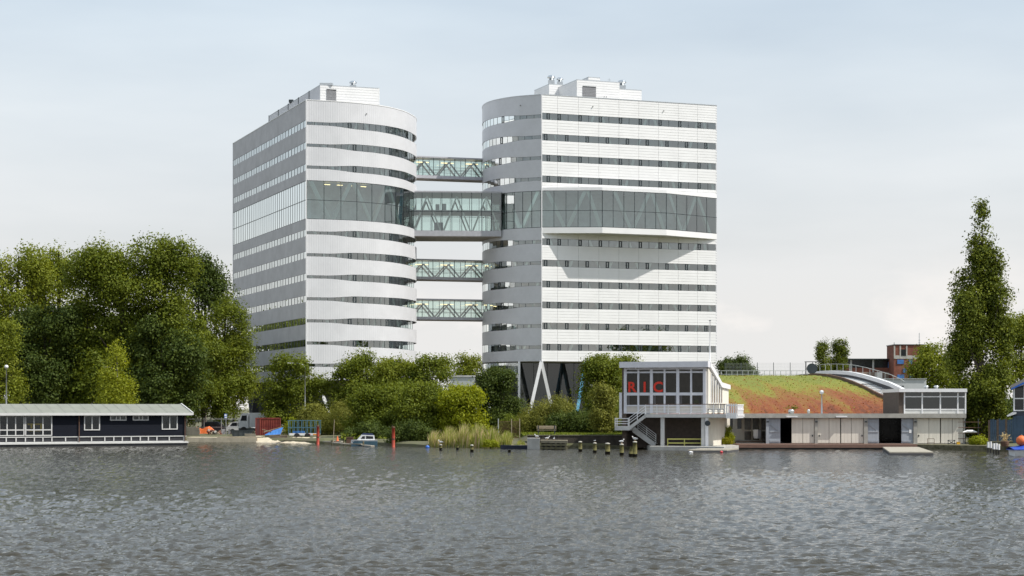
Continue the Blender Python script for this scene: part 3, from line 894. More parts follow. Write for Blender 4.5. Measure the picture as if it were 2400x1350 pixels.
def crown_points(rng, lobes, n_clump, per, clump_r, droop=0.0, shell=.55):
    vol = np.array([l[3]*l[4]*l[5] for l in lobes])**.72
    idx = rng.choice(len(lobes), n_clump, p=vol/vol.sum())
    Lb = np.array(lobes)[idx]
    u = rng.normal(size=(n_clump,3)); u /= np.linalg.norm(u,axis=1)[:,None]
    rr = shell+(1-shell)*rng.random(n_clump)**.7
    inner = rng.random(n_clump) < .34
    rr[inner] *= rng.random(inner.sum())
    c = Lb[:,:3]+u*rr[:,None]*Lb[:,3:6]
    cr = clump_r*rng.uniform(.55,1.35,n_clump)
    k = np.repeat(np.arange(n_clump), per)
    g = rng.normal(size=(len(k),3))*np.array([1,1,.75])
    gl = np.linalg.norm(g,axis=1)[:,None]; g = g/gl*np.minimum(gl,1.9)
    p = c[k]+g*cr[k][:,None]*.62
    if droop: p[:,2] -= droop*rng.random(len(k))**2*cr[k]*3
    out = g/np.maximum(np.linalg.norm(g,axis=1)[:,None],1e-6)
    ctint = rng.random(n_clump)
    return p, out, u[k], ctint[k]

def grow(name, label, px, d, base_z, lobes, m, seed, n_clump, per=44, leaf=.3, clump_r=.7, group=None, trunk_h=None, trunk_r=.25, barkm=None, cat='tree', droop=0, shell=.55, limbs=7, up=.25, parent_name='crown', aspect=.62):
    n_clump = int(n_clump*.9); clump_r *= 1.2
    rng = np.random.default_rng(seed)
    root = thing(name, label, cat, (X(px,d), d, base_z), 0, group)
    p, g, u, ct = crown_points(rng, lobes, int(n_clump*1.15), per, clump_r, droop, shell)
    keep = (p[:,1] < .12*max(l[4] for l in lobes)) | (rng.random(len(p)) < .55)   # the side away from the river is thinner
    p, g, u, ct = p[keep], g[keep], u[keep], ct[keep]
    p[:,2] = np.maximum(p[:,2], .08)
    n = rng.normal(size=p.shape)*.6+g*.65+u*.5+np.array([0,0,up]); n /= np.linalg.norm(n,axis=1)[:,None]
    size = leaf*.84*rng.uniform(.55,1.35,len(p))
    tint = np.clip(.72*ct+.28*rng.random(len(p)),0,1)
    leaf_mesh(parent_name, p, n, size, tint, m, root, aspect)
    # trunk with limbs reaching into the lobes
    top = max(l[2]+l[5]*.3 for l in lobes); th = trunk_h or top
    tb = MB(); prr = random.Random(seed)
    pts = [(0,0,-.35)]+[(prr.uniform(-.25,.25)*k/4*trunk_r*5, prr.uniform(-.25,.25)*k/4*trunk_r*5, th*k/4) for k in range(1,5)]
    tb.tube(pts, [trunk_r*1.25, trunk_r, trunk_r*.8, trunk_r*.55, trunk_r*.25], 9)
    for k in range(limbs):
        l = lobes[prr.randrange(len(lobes))]
        e = Vector((l[0]+prr.uniform(-.5,.5)*l[3], l[1]+prr.uniform(-.5,.5)*l[4], l[2]+prr.uniform(-.3,.5)*l[5]))
        t0 = prr.uniform(.25,.75); s0 = Vector(pts[0]).lerp(Vector(pts[-1]), t0)
        q = s0.lerp(e,.5)+Vector((0,0,prr.uniform(-.2,.4)))
        if e.z < s0.z: e.z = s0.z+.3
        tb.tube([s0,q,e], [trunk_r*.45,trunk_r*.3,trunk_r*.1], 6)
    tb.build('trunk', barkm or bark, root, smooth=True)
    return root

def lobes_round(h, w, seed, n=9, base=.22, dep=None):
    """many-headed broad crown of height h and width w, foliage from base*h upwards"""
    r = random.Random(seed); dep = (dep or w)*.8; n = 22; w = w*1.04
    out = [(0,0,h*(base+(1-base)*.46), w*.31, dep*.31, h*(1-base)*.40)]
    for k in range(n):
        a = 2*math.pi*k/n+r.uniform(-.4,.4); t = r.uniform(.06,.9)
        env = math.sin(math.pi*min(max(.26+.62*t,0),1))**.6
        rad = w*.5*env*r.uniform(.55,.85)
        s = r.uniform(.12,.2)
        out.append((rad*math.cos(a), rad*dep/w*math.sin(a), h*(base+(1-base)*t), w*s, dep*s, h*(1-base)*s*.8))
    for k in range(3):
        out.append((r.uniform(-.2,.2)*w, r.uniform(-.2,.2)*dep, h*(.86+.03*k), w*.15, dep*.15, h*.10))
    for k in range(6):
        a = r.uniform(0,6.28); q = r.uniform(.05,.34); out.append((q*w*math.cos(a), q*dep*math.sin(a), h*(.97-.42*q+r.uniform(-.02,.03)), w*.065, dep*.07, h*.055))
    return out
def lobes_poplar(h, w, seed, n=26, base=.08):
    r = random.Random(seed); out = []
    for k in range(n):
        t = (k+.5)/n
        env = (1-t)**.72*min(1,(t+.14)*3.6)
        a = r.uniform(0,6.28); rad = w*.5*env*r.uniform(.2,.82)
        out.append((rad*math.cos(a), rad*math.sin(a), h*(base+(1-base)*t), max(w*.19*env*r.uniform(.8,1.2),.4), max(w*.19*env,.4), h*.075*r.uniform(.8,1.3)))
    out.append((0,0,h*.94,.5,.5,h*.06)); out.append((0,0,h*.4,w*.22,w*.22,h*.3))
    return out
def lobes_bush(h, w, seed, n=8, dep=None):
    r = random.Random(seed); dep = dep or w*.7; out = []
    for k in range(n):
        t = (k+.5)/n*2-1
        hh = h*r.uniform(.62,1.0)*(1-.35*abs(t)**2)
        out.append((t*w*.4, r.uniform(-.25,.25)*dep, hh*.5, w/n*1.35, dep*.32, hh*.5))
    return out

def H(py, d, bz): return Z(py,d)-bz
def Wd(p, d): return p/F*d
TR = 'tall trees behind the houseboat'
def T(name, label, px, top, hw, d, m, seed, n, kind='round', bz=.6, base=.2, **k):
    h = H(top,d,bz); w = Wd(2*hw,d)
    lb = lobes_round(h,w,seed,base=base) if kind == 'round' else lobes_poplar(h,w,seed) if kind == 'poplar' else lobes_bush(h,w,seed)
    return grow(name, label, px, d, bz, lb, m, seed, n, **k)

# big trees on the left bank
T('broadleaf_tree','tall light green tree at the far end of the houseboat grove, beside the lamp post', 40,578,105,222,leaf_light,1,900,group=TR,base=.12,leaf=.36,clump_r=.85,trunk_r=.35)
T('broadleaf_tree','tall light green tree with two rounded heads, second in the houseboat grove', 135,583,80,228,leaf_light,2,800,group=TR,base=.1,leaf=.36,clump_r=.85,trunk_r=.35)
T('broadleaf_tree','largest broad green tree of the grove, rising straight behind the houseboat', 285,572,150,216,leaf_mid,3,1500,group=TR,base=.13,leaf=.36,clump_r=.9,trunk_r=.5)
T('broadleaf_tree','tall green tree with a pointed top between the broad tree and the dark tree', 392,567,82,214,leaf_mid,4,900,group=TR,base=.15,leaf=.36,clump_r=.8,trunk_r=.35)
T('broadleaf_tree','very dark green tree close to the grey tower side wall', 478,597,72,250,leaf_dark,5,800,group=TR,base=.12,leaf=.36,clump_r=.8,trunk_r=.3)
T('broadleaf_tree','airy green tree whose thin branches cross the grey tower side wall', 530,690,62,226,leaf_mid,6,420,group=TR,base=.14,leaf=.3,clump_r=.75,trunk_r=.2,shell=.35)
T('broadleaf_tree','yellow-green drooping birch behind the houseboat roof', 275,806,92,198,leaf_birch,7,420,'poplar',group=TR,leaf=.24,clump_r=.65,droop=.6,trunk_r=.13,barkm=bark_pale)
T('broadleaf_tree','low light green tree beside the lamp post at the end of the grove', 5,742,52,204,leaf_light,8,320,group=TR,base=.1,leaf=.3,clump_r=.7,trunk_r=.18)
T('broadleaf_tree','fresh green tree right behind the end of the houseboat roof', 478,795,78,224,leaf_mid,9,560,group=TR,base=.12,leaf=.3,clump_r=.65,trunk_r=.18)
T('broadleaf_tree','light green bushy tree beside the dark leg of the grey tower', 548,775,54,226,leaf_light,10,360,group=TR,base=.12,leaf=.28,clump_r=.65,trunk_r=.15,shell=.4)
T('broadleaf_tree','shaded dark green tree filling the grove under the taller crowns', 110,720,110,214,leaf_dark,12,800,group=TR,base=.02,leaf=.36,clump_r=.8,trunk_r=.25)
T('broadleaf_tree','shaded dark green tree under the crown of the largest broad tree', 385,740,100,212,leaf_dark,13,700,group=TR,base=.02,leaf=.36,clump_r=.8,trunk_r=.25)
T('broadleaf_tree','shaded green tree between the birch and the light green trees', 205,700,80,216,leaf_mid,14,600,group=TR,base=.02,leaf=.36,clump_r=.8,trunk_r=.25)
# trees farther back and along the bank, mirrored in the tower windows; two unseen ones added to darken the side wall
for k, (x, y, h, lab) in enumerate(((-78,386,22,'broad tree behind the grove, close to the far end of the grey tower'),(-92,398,24,'broad tree behind the grove, between the tower and the next row'),(-106,418,24,'tall broad tree farthest behind the grove'),(-70,402,21,'lower broad tree beyond the back corner of the grey tower'),(-66,338,17,'unseen tree added beside the long side wall of the grey tower to darken it'),(-70,356,18,'unseen tree added farther along the side wall of the grey tower to darken it'),
                                    (98,262,19,'broad tree on the bank well beyond the poplar, mirrored in the white tower'),(118,240,21,'tall broad tree on the bank beyond the blue shed, mirrored in the white tower'),(140,222,20,'broad tree along the bank far beyond the blue shed'))):
    grow('broadleaf_tree', lab, 1200+F*x/y, y, 1.2, lobes_round(h, 17, 70+k, base=.08), leaf_mid, 70+k, 320, per=20, leaf=1.0, clump_r=1.5, trunk_r=.4, group='trees mirrored in the tower windows')
# middle of the bank
MG = 'trees on the bank in front of the towers'
T('broadleaf_tree','round green tree behind the red container', 688,836,76,214,leaf_mid,20,620,group=MG,base=.05,leaf=.3,clump_r=.65,trunk_r=.2)
T('broadleaf_tree','green tree in front of the rounded end of the grey tower', 838,828,62,214,leaf_mid,21,560,group=MG,base=.05,leaf=.3,clump_r=.65,trunk_r=.2)
T('broadleaf_tree','green tree with upright shoots under the lowest glass bridge', 1005,832,84,208,leaf_mid,22,800,group=MG,base=.03,leaf=.3,clump_r=.65,trunk_r=.22)
T('broadleaf_tree','light green tree between the grey tower corner tree and the bridge tree', 925,842,66,211,leaf_light,23,560,group=MG,base=.05,leaf=.28,clump_r=.6,trunk_r=.2)
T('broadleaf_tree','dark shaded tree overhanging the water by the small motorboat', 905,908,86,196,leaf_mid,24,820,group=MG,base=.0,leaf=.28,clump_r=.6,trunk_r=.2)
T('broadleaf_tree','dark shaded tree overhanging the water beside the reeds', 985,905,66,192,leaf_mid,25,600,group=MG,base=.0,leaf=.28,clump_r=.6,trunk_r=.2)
T('shrub','grey-green willow shrub between the two red mooring posts', 806,928,80,205,leaf_olive,26,620,'bush',cat='shrub',leaf=.2,clump_r=.5,trunk_r=.1,trunk_h=2.0,limbs=5,aspect=.35)
T('shrub','yellow-green shrub behind the boat trailer', 712,968,44,208,leaf_bright,27,240,'bush',cat='shrub',leaf=.22,clump_r=.45,trunk_r=.08,trunk_h=1.2,limbs=4)
T('shrub','grey-green shrub between the lamp post and the willow shrub', 745,925,45,207,leaf_olive,38,300,'bush',cat='shrub',leaf=.24,clump_r=.5,trunk_r=.1,trunk_h=1.5,limbs=4)
T('shrub','bright fresh green shrub standing behind the reeds', 1085,908,60,190,leaf_bright,28,520,'round',cat='shrub',base=.0,leaf=.27,clump_r=.55,trunk_r=.12,bz=.5)
T('broadleaf_tree','dark conical tree in front of the glazed ground floor of the white tower', 1170,862,58,212,leaf_dark,29,640,group=MG,base=.0,leaf=.26,clump_r=.6,trunk_r=.2,kind='round')
T('broadleaf_tree','sunlit tree far behind, seen between the two towers', 1105,832,52,395,leaf_light,30,420,group=MG,base=.1,leaf=.45,clump_r=1.1,trunk_r=.3,bz=1.2)
T('shrub','wide flat-topped olive green conifer shrub on the grass bank', 1288,905,74,190,leaf_olive,31,640,'bush',cat='shrub',bz=1.1,leaf=.22,clump_r=.5,trunk_r=.12,trunk_h=2.5,aspect=.4)
T('broadleaf_tree','tall dark green tree beside the waterside clubhouse', 1412,838,54,194,leaf_mid,32,760,group=MG,base=.0,leaf=.26,clump_r=.6,trunk_r=.2,bz=1.1)
T('broadleaf_tree','slim grey-green tree standing against the dark tree by the clubhouse', 1412,902,30,181,leaf_olive,33,260,group=MG,base=.0,leaf=.22,clump_r=.45,trunk_r=.1,bz=1.1)
T('broadleaf_tree','dark tree with sprigs rising over the clubhouse roof', 1468,832,42,205,leaf_mid,34,330,group=MG,base=.0,leaf=.26,clump_r=.6,trunk_r=.15,bz=1.1)
T('shrub','dark low shrub under the trees on the grass bank', 1350,950,70,186,leaf_dark,35,420,'bush',cat='shrub',bz=1.1,leaf=.22,clump_r=.45,trunk_r=.08,trunk_h=1.2)
T('shrub','dark green shrub at the foot of the conical tree', 1215,965,50,196,leaf_mid,36,300,'bush',cat='shrub',bz=.8,leaf=.22,clump_r=.45,trunk_r=.08,trunk_h=1.2)
T('shrub','low dark hedge beside the clubhouse wall', 1432,965,32,184,leaf_dark,37,240,'bush',cat='shrub',bz=1.1,leaf=.2,clump_r=.4,trunk_r=.08,trunk_h=1.0)
T('shrub','dark shrub overhanging the water behind the small motorboat', 860,985,60,189.5,leaf_dark,64,320,'bush',cat='shrub',bz=.2,leaf=.22,clump_r=.45,trunk_r=.06,trunk_h=.8)
T('shrub','dark shrub overhanging the water between the red post and the reeds', 965,980,56,183,leaf_dark,65,320,'bush',cat='shrub',bz=.2,leaf=.22,clump_r=.45,trunk_r=.06,trunk_h=.8)
# right bank
def big_poplar():
    d, bz = 178.0, .4
    h = H(466,d,bz); w = Wd(190,d)
    tab = [(474,7),(500,17),(550,30),(600,46),(650,66),(700,76),(800,82),(900,84),(960,78),(1005,50)]
    r = random.Random(4); lb = []
    for k in range(74):
        py = 476+520*(k+.5)/74; hw = float(np.interp(py,[t[0] for t in tab],[t[1] for t in tab]))
        W_ = Wd(hw,d); rr_ = max(W_*.30*r.uniform(.8,1.25), .35); a = r.uniform(0,6.28); q = (W_-rr_*.8)*r.uniform(.35,1.0)
        if k % 3 == 0: a = 0 if k % 2 else math.pi
        lb.append((q*math.cos(a), q*math.sin(a)*.8, H(py,d,bz), rr_, rr_, rr_*r.uniform(1.3,2.0)))
    lb += [(0,0,H(py,d,bz),Wd(hw,d)*.55,Wd(hw,d)*.5,1.6) for py, hw in tab[1:]]
    root = grow('poplar_tree','tall pointed poplar overhanging the boathouse on the riverbank', 2300, d, bz, lb, leaf_poplar, 41, 2300, per=34, leaf=.28, clump_r=.5, trunk_r=.42, trunk_h=h*.85, limbs=14, shell=.5)
big_poplar()
T('poplar_tree','small distant poplar beside the dark round disc', 1930,800,19,330,leaf_poplar,42,420,'round',base=.05,bz=1.2,leaf=.3,clump_r=.5,trunk_r=.15,group='pair of distant poplars')
T('poplar_tree','taller of the two distant poplars, by the derelict factory wall', 1964,793,22,332,leaf_poplar,43,480,'round',base=.05,bz=1.2,leaf=.3,clump_r=.5,trunk_r=.15,group='pair of distant poplars')
T('broadleaf_tree','light green tree in front of the derelict brick tower', 2185,806,62,262,leaf_light,44,520,bz=1.0,base=.05,leaf=.36,clump_r=.8,trunk_r=.22)
T('broadleaf_tree','green tree behind the dark blue shed', 2396,735,58,205,leaf_light,45,420,bz=.6,base=.25,leaf=.3,clump_r=.7,trunk_r=.2)
T('shrub','dark pine shrub on top of the planted roof beside the white tower', 1716,838,60,275,leaf_dark,46,700,'round',base=.4,cat='shrub',bz=1.2,leaf=.3,clump_r=.6,trunk_r=.15,trunk_h=5)
T('shrub','bright green shrub at the foot of the poplar', 2292,1018,16,166,leaf_bright,47,150,'bush',cat='shrub',bz=.35,leaf=.16,clump_r=.25,trunk_r=.04,trunk_h=.6)
T('broadleaf_tree','dark shaded undergrowth tree behind the poplar trunk', 2330,930,70,196,leaf_dark,48,520,bz=.5,base=.0,leaf=.28,clump_r=.6,trunk_r=.15)
# ------------------------------------------------------------------ right bank: planted roof hall, boathouses, clubhouse
PROF = [(184.0,3.02),(187,3.75),(193,4.45),(199,5.05),(206,5.8),(212,6.35),(218,6.82),(223,7.12),(230,7.5),(238,7.72),(246,7.8),(262,7.7)]
def mound_z(d):
    for (a,z0),(b,z1) in zip(PROF, PROF[1:]):
        if a <= d <= b: return z0+(z1-z0)*(d-a)/(b-a)
    return PROF[-1][1] if d > PROF[-1][0] else PROF[0][1]
def sedum_material():
    m = mat('sedum', (.20,.085,.03), .95, .3, .8)
    t = m.node_tree; b = t.nodes['Principled BSDF']
    tcn = t.nodes.new('ShaderNodeTexCoord')
    mpn = t.nodes.new('ShaderNodeMapping'); mpn.inputs['Scale'].default_value = (.42,.022,.05)
    t.links.new(tcn.outputs['Object'], mpn.inputs[0])
    n = t.nodes.new('ShaderNodeTexNoise'); n.inputs['Scale'].default_value = 1.0; n.inputs['Detail'].default_value = 8; n.inputs['Roughness'].default_value = .6
    t.links.new(mpn.outputs[0], n.inputs['Vector'])
    n3 = t.nodes.new('ShaderNodeTexNoise'); n3.inputs['Scale'].default_value = 2.2; n3.inputs['Detail'].default_value = 8; n3.inputs['Roughness'].default_value = .7
    t.links.new(tcn.outputs['Object'], n3.inputs['Vector'])
    sp = t.nodes.new('ShaderNodeSeparateXYZ'); t.links.new(tcn.outputs['Object'], sp.inputs[0])
    gr = t.nodes.new('ShaderNodeMapRange'); gr.inputs[1].default_value = 0.0; gr.inputs[2].default_value = 40.0; gr.inputs[3].default_value = -.15; gr.inputs[4].default_value = .26
    t.links.new(sp.outputs[1], gr.inputs[0])
    a1 = t.nodes.new('ShaderNodeMath'); a1.operation = 'MULTIPLY_ADD'; a1.inputs[1].default_value = .5
    t.links.new(n3.outputs[0], a1.inputs[0]); t.links.new(n.outputs[0], a1.inputs[2])
    a2 = t.nodes.new('ShaderNodeMath'); a2.operation = 'ADD'; t.links.new(a1.outputs[0], a2.inputs[0]); t.links.new(gr.outputs[0], a2.inputs[1])
    cr = t.nodes.new('ShaderNodeValToRGB')
    e = cr.color_ramp.elements
    e[0].position = .50; e[0].color = (.12,.035,.014,1)
    e[1].position = .92; e[1].color = (.17,.19,.025,1)
    for p, c in ((.60,(.23,.062,.018,1)),(.70,(.22,.10,.02,1)),(.78,(.22,.18,.022,1)),(.83,(.21,.215,.025,1))):
        q = cr.color_ramp.elements.new(p); q.color = c
    t.links.new(a2.outputs[0], cr.inputs[0]); t.links.new(cr.outputs[0], b.inputs['Base Color'])
    n4 = t.nodes.new('ShaderNodeTexNoise'); n4.inputs['Scale'].default_value = 5; n4.inputs['Detail'].default_value = 6
    t.links.new(tcn.outputs['Object'], n4.inputs['Vector'])
    bp = t.nodes.new('ShaderNodeBump'); bp.inputs['Strength'].default_value = .8; bp.inputs['Distance'].default_value = .25
    t.links.new(n4.outputs[0], bp.inputs['Height']); t.links.new(bp.outputs[0], b.inputs['Normal'])
    return m
concrete = mat('concrete', (.42,.41,.38), .85, .16, 1.5, bump=.2)
conc_lt = mat('pale_concrete', (.5,.5,.49), .85, .12, 1.5)
brick_dk = mat('dark_brick', (.10,.075,.06), .9, .25, 3, bump=.3, bscale=9)
brick_red = mat('red_brick', (.20,.075,.05), .9, .25, 1.2, bump=.2)
rust = mat('rusty_steel', (.13,.07,.045), .8, .3)
hall = thing('planted_roof_hall', 'hall under a sloping roof planted with red and green sedum', 'building', (X(1660,184), 184.0, .3))
hx0 = X(1660,184)
x_l, x_r = -6.0, 38.5-hx0
mb = MB(); nx, ny = 70, 50
rr = random.Random(8)
for j in range(ny+1):
    d = 184+78*(j/ny)**1.15
    for i in range(nx+1):
        mb.v.append((x_l+(x_r-x_l)*i/nx, d-184, mound_z(d)-.3+rr.uniform(-.05,.09)*(0 if j in (0,) else 1)))
for j in range(ny):
    for i in range(nx):
        a = j*(nx+1)+i; mb.f.append((a,a+1,a+nx+2,a+nx+1))
mb.build('planted_roof', sedum_material(), hall, smooth=True)
# tufts of sedum that roughen the outline
def tufts():
    rng = np.random.default_rng(9); N = 3200
    d = 184.3+60*rng.random(N)**1.3; x = x_l+(x_r-x_l)*rng.random(N)
    z = np.interp(d, [p[0] for p in PROF], [p[1] for p in PROF])-.3+.10*rng.random(N)
    streak = .5+.5*np.sin(x*1.35+.5*np.sin(d*.16)+1.2*np.sin(x*.43))
    green = np.clip(streak*.62+(d-184)/60*.8-.16+rng.normal(0,.12,N), 0, 1)
    cen = np.stack([x,d-184,z],1); n = rng.normal(size=(N,3))*.6+np.array([0,-.3,.8]); n /= np.linalg.norm(n,axis=1)[:,None]
    g = green > .5
    lm = leafmat('sedum_green',(.13,.15,.015),(.23,.24,.025),.2); lr = leafmat('sedum_red',(.20,.055,.016),(.33,.115,.025),.2)
    s = rng.uniform(.10,.22,N)
    tag(leaf_mesh('green_sedum', cen[g], n[g], s[g], rng.random(g.sum()), lm, hall), kind='stuff')
    tag(leaf_mesh('red_sedum', cen[~g], n[~g], s[~g], rng.random((~g).sum()), lr, hall), kind='stuff')
tufts()
MB().extr([(.3,.0),(.3,2.0),(6,3.3),(22,4.8),(40,6.2),(77,6.6),(77,0)], 'x', x_l+.2, x_r-.15).build('hall_body', concrete, hall, fix=True)
e = MB()
for (a,z0),(b,z1) in zip(PROF, PROF[1:]): e.bar((x_r+.05,a-184,z0-.25),(x_r+.05,b-184,z1-.25),.22,.55)
e.build('roof_edge', rust, hall)
# broad steps climbing along the roof edge, each a slab
for k in range(27):
    d = 187+k*1.0; z = mound_z(d)
    MB().box(x_r+.18,41.2-hx0,d-184,d-184+1.02,z-1.0,z-.42).build('step', white_trim if k % 3 == 1 else conc_lt, hall)
rmp = MB()
pp = [(a-184,z) for a, z in PROF if a >= 213]
pp = [(214-184,mound_z(214))]+pp
for (a,z0),(b,z1) in zip(pp, pp[1:]):
    rmp.add([(x_r+.18,a,z0-.40),(41.2-hx0,a,z0-.40),(41.2-hx0,b,z1-.40),(x_r+.18,b,z1-.40)], [(0,1,2,3)])
rmp.build('ramp', conc_lt, hall)
par = [(197.5,5.55),(199,5.80),(205,6.45),(212,7.0),(219,7.5),(225.5,7.9),(231,8.16),(237,8.34),(243,8.5),(249,8.58),(256,8.6)]
pm = MB(); pu = MB(); rl = MB()
for (a,z0),(b,z1) in zip(par, par[1:]):
    pm.add([(41.1-hx0,a-184,z0-.3-.42),(41.1-hx0,b-184,z1-.3-.42),(41.1-hx0,b-184,z1-.3),(41.1-hx0,a-184,z0-.3),
            (41.5-hx0,a-184,z0-.3-.42),(41.5-hx0,b-184,z1-.3-.42),(41.5-hx0,b-184,z1-.3),(41.5-hx0,a-184,z0-.3)],
           [(0,1,2,3),(7,6,5,4),(3,2,6,7),(4,5,1,0)])
    pu.add([(41.2-hx0,a-184,z0-.72-1.3),(41.2-hx0,b-184,z1-.72-1.3),(41.2-hx0,b-184,z1-.70),(41.2-hx0,a-184,z0-.70)], [(0,1,2,3)])  # dark strip put in for the shadow beneath the parapet
    rl.bar((41.3-hx0,a-184,z0+.55),(41.3-hx0,b-184,z1+.55),.06)
for k in range(13):
    d = 199+k*4.4; z = np.interp(d,[p[0] for p in par],[p[1] for p in par])
    rl.bar((41.3-hx0,d-184,z-.35),(41.3-hx0,d-184,z+.57),.05)
pm.build('parapet', white_trim, hall); pu.build('parapet_shadow', dark_conc, hall); rl.build('railing', steel, hall)
drop(hall, 0)
# railing and mesh fence along the crest
cr_ = thing('crest_railing', 'low steel railing along the crest of the planted roof', 'railing', (X(1690,240),240,7.4))
x0, x1 = 0, X(1893,240)-X(1690,240)
r = MB()
r.bar((x0,0,1.0),(x1,0,1.0),.07).bar((x0,0,.55),(x1,0,.55),.05).bar((x0,0,.12),(x1,0,.12),.16,.3)
for k in range(17): r.bar((x0+(x1-x0)*k/16,0,0),(x0+(x1-x0)*k/16,0,1.0),.06)
r.build('rail', steel, cr_)
fe = thing('mesh_fence', 'tall thin wire mesh fence with dark posts behind the planted roof', 'fence', (X(1700,252),252,7.0))
fx = X(1890,252)-X(1700,252)
for px in (1699,1737,1775,1813,1852,1889):
    x = X(px,252)-X(1700,252); MB().bar((x,0,-.2),(x,0,2.75),.07).build('post', dark_frame, fe)
w = MB()
for k in range(13): w.bar((0,0,.25+k*.2),(fx,0,.25+k*.2),.012)
for k in range(60): w.bar((fx*k/59,0,.2),(fx*k/59,0,2.7),.01)
w.build('wire_mesh', steel, fe)
dk = thing('round_disc', 'dark round disc in a steel frame on the crest of the planted roof', 'disc', (X(1903,246),246,7.5))
MB().lathe([(.02,-.06),(.69,-.06),(.69,.06),(.02,.06)],28).build('disc', dark_frame, dk)
dk.children[0].rotation_euler = (RAD(90),0,0); dk.children[0].location = (0,0,1.3)
MB().bar((-.78,.1,-.1),(-.78,.1,2.2),.13).bar((-.95,.1,2.2),(1.0,.1,2.2),.1).bar((.12,.1,-.1),(.12,.1,2.2),.08).build('stand', dark_conc, dk)

# lamp posts
def lamp_post(label, px, d, bz, topy, kind, lean=0):
    h = H(topy,d,bz)
    t = thing('lamp_post', label, 'lamp post', (X(px,d),d,bz), 0, None)
    MB().tube([(0,0,-.3),(0,0,h*.5),(0,0,h)], [.09,.075,.05], 8).build('pole', steel, t, smooth=True)
    if kind == 'ball':
        MB().lathe([(.03,-.02),(.17,.06),(.22,.2),(.17,.34),(.03,.4)], 12, (0,0,h)).build('lamp_head', white_trim, t, smooth=True)
    else:
        MB().tube([(0,0,h-.05),(-.25,0,h+.25),(-.9,0,h+.42),(-1.2,0,h+.42)], [.05,.045,.04,.035], 8).build('arm', steel, t, smooth=True)
        MB().box(-1.95,-1.15,-.14,.14,h+.36,h+.50).build('lamp_head', white_trim, t)
    return t
lamp_post('thin grey lamp post with a white globe in front of the planted roof', 1926,183,3.0,924,'ball')
lamp_post('tall grey street lamp with a curved arm beside the red container', 715,212,.6,860,'arm')
lamp_post('slim lamp post with a white head behind the houseboat', 15,198,.6,864,'ball')

# --- derelict factory
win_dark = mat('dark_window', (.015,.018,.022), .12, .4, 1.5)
blue_board = mat('blue_boards', (.05,.16,.42), .6, .3, 1.5)
fac = thing('factory_hall', 'long derelict factory hall with dark glazing over a pale brick wall', 'building', (X(1975,380),380,1.3))
sx = lambda px: X(px,380)-X(1975,380)
MB().box(sx(1975),sx(2099),0,14,0,Z(872,380)-1.3).build('wall', mat('washed_brick',(.33,.26,.22),.9,.3,.5), fac)
MB().box(sx(1975),sx(2099),.4,14,Z(872,380)-1.3,Z(843,380)-1.3).build('glazing', win_dark, fac)
MB().box(sx(1973),sx(2100),-.5,14.5,Z(843,380)-1.3,Z(840.5,380)-1.3).build('roof', dark_frame, fac)
for px in (1995,2047): MB().box(sx(px)-.18,sx(px)+.18,.1,.6,Z(872,380)-1.3,Z(843,380)-1.3).build('pillar', conc_lt, fac)
MB().box(sx(1975),sx(2097),.25,.5,Z(872,380)-1.3,Z(862,380)-1.3).build('sill_boards', brick_red, fac)
MB().box(sx(2082),sx(2092),.2,.5,Z(862,380)-1.3,Z(848,380)-1.3).build('board', blue_board, fac)
MB().box(sx(2050),sx(2061),-3,0,0,Z(873,380)-1.3).build('annex', white_trim, fac)
ft = thing('brick_tower', 'derelict red brick factory tower with blue boarded windows', 'building', (X(2095,375),375,1.3))
sx = lambda px: X(px,375)-X(2095,375)
zz = lambda py: Z(py,375)-1.3
MB().box(sx(2095),sx(2166),0,7,0,zz(809)).build('wall', brick_red, ft)
MB().box(sx(2094),sx(2167),-.15,7.2,zz(809),zz(807)).build('roof', dark_frame, ft)
for px in (2096.5,2110,2125): MB().box(sx(px)-.14,sx(px)+.14,-.08,.0,zz(840),zz(810)).build('pier', concrete, ft)
MB().box(sx(2095),sx(2166),-.06,.0,zz(841),zz(833)).build('stone_band', concrete, ft)
MB().box(sx(2112),sx(2123),-.1,.1,zz(834),zz(819)).build('opening', win_dark, ft)
for x0, x1, y0, y1 in ((2103,2118,843,853),(2130,2138,843,853),(2116,2124,864,873),(2103,2119,878,888),(2132,2140,878,888)):
    MB().box(sx(x0),sx(x1),-.12,-.002,zz(y1),zz(y0)).build('boarded_window', blue_board, ft)
MB().bar((sx(2157),1,zz(807)),(sx(2157),1,zz(780)),.12).bar((sx(2155),1,zz(797)),(sx(2159.5),1,zz(797)),.1).bar((sx(2155),1,zz(802)),(sx(2159.5),1,zz(802)),.1).build('aerial', steel, ft)
MB().bar((sx(2098),1,zz(807)),(sx(2098),1,zz(802)),.1).build('rod', dark_frame, ft)
wb_ = thing('white_shed', 'low pale grey flat-roofed building between the stairs and the boathouse', 'building', (X(2072,236),236,1.1))
sx = lambda px: X(px,236)-X(2072,236)
MB().box(sx(2068),sx(2171),0,8,0,Z(888.5,236)-1.1).build('wall', mat('pale_render',(.5,.52,.53),.8,.06), wb_)
MB().box(sx(2067),sx(2172),-.15,8.2,Z(888.5,236)-1.1,Z(887,236)-1.1).build('roof', steel, wb_)
MB().box(sx(2105),sx(2118),-.06,.1,Z(911,236)-1.1,Z(904,236)-1.1).build('window', win_dark, wb_)

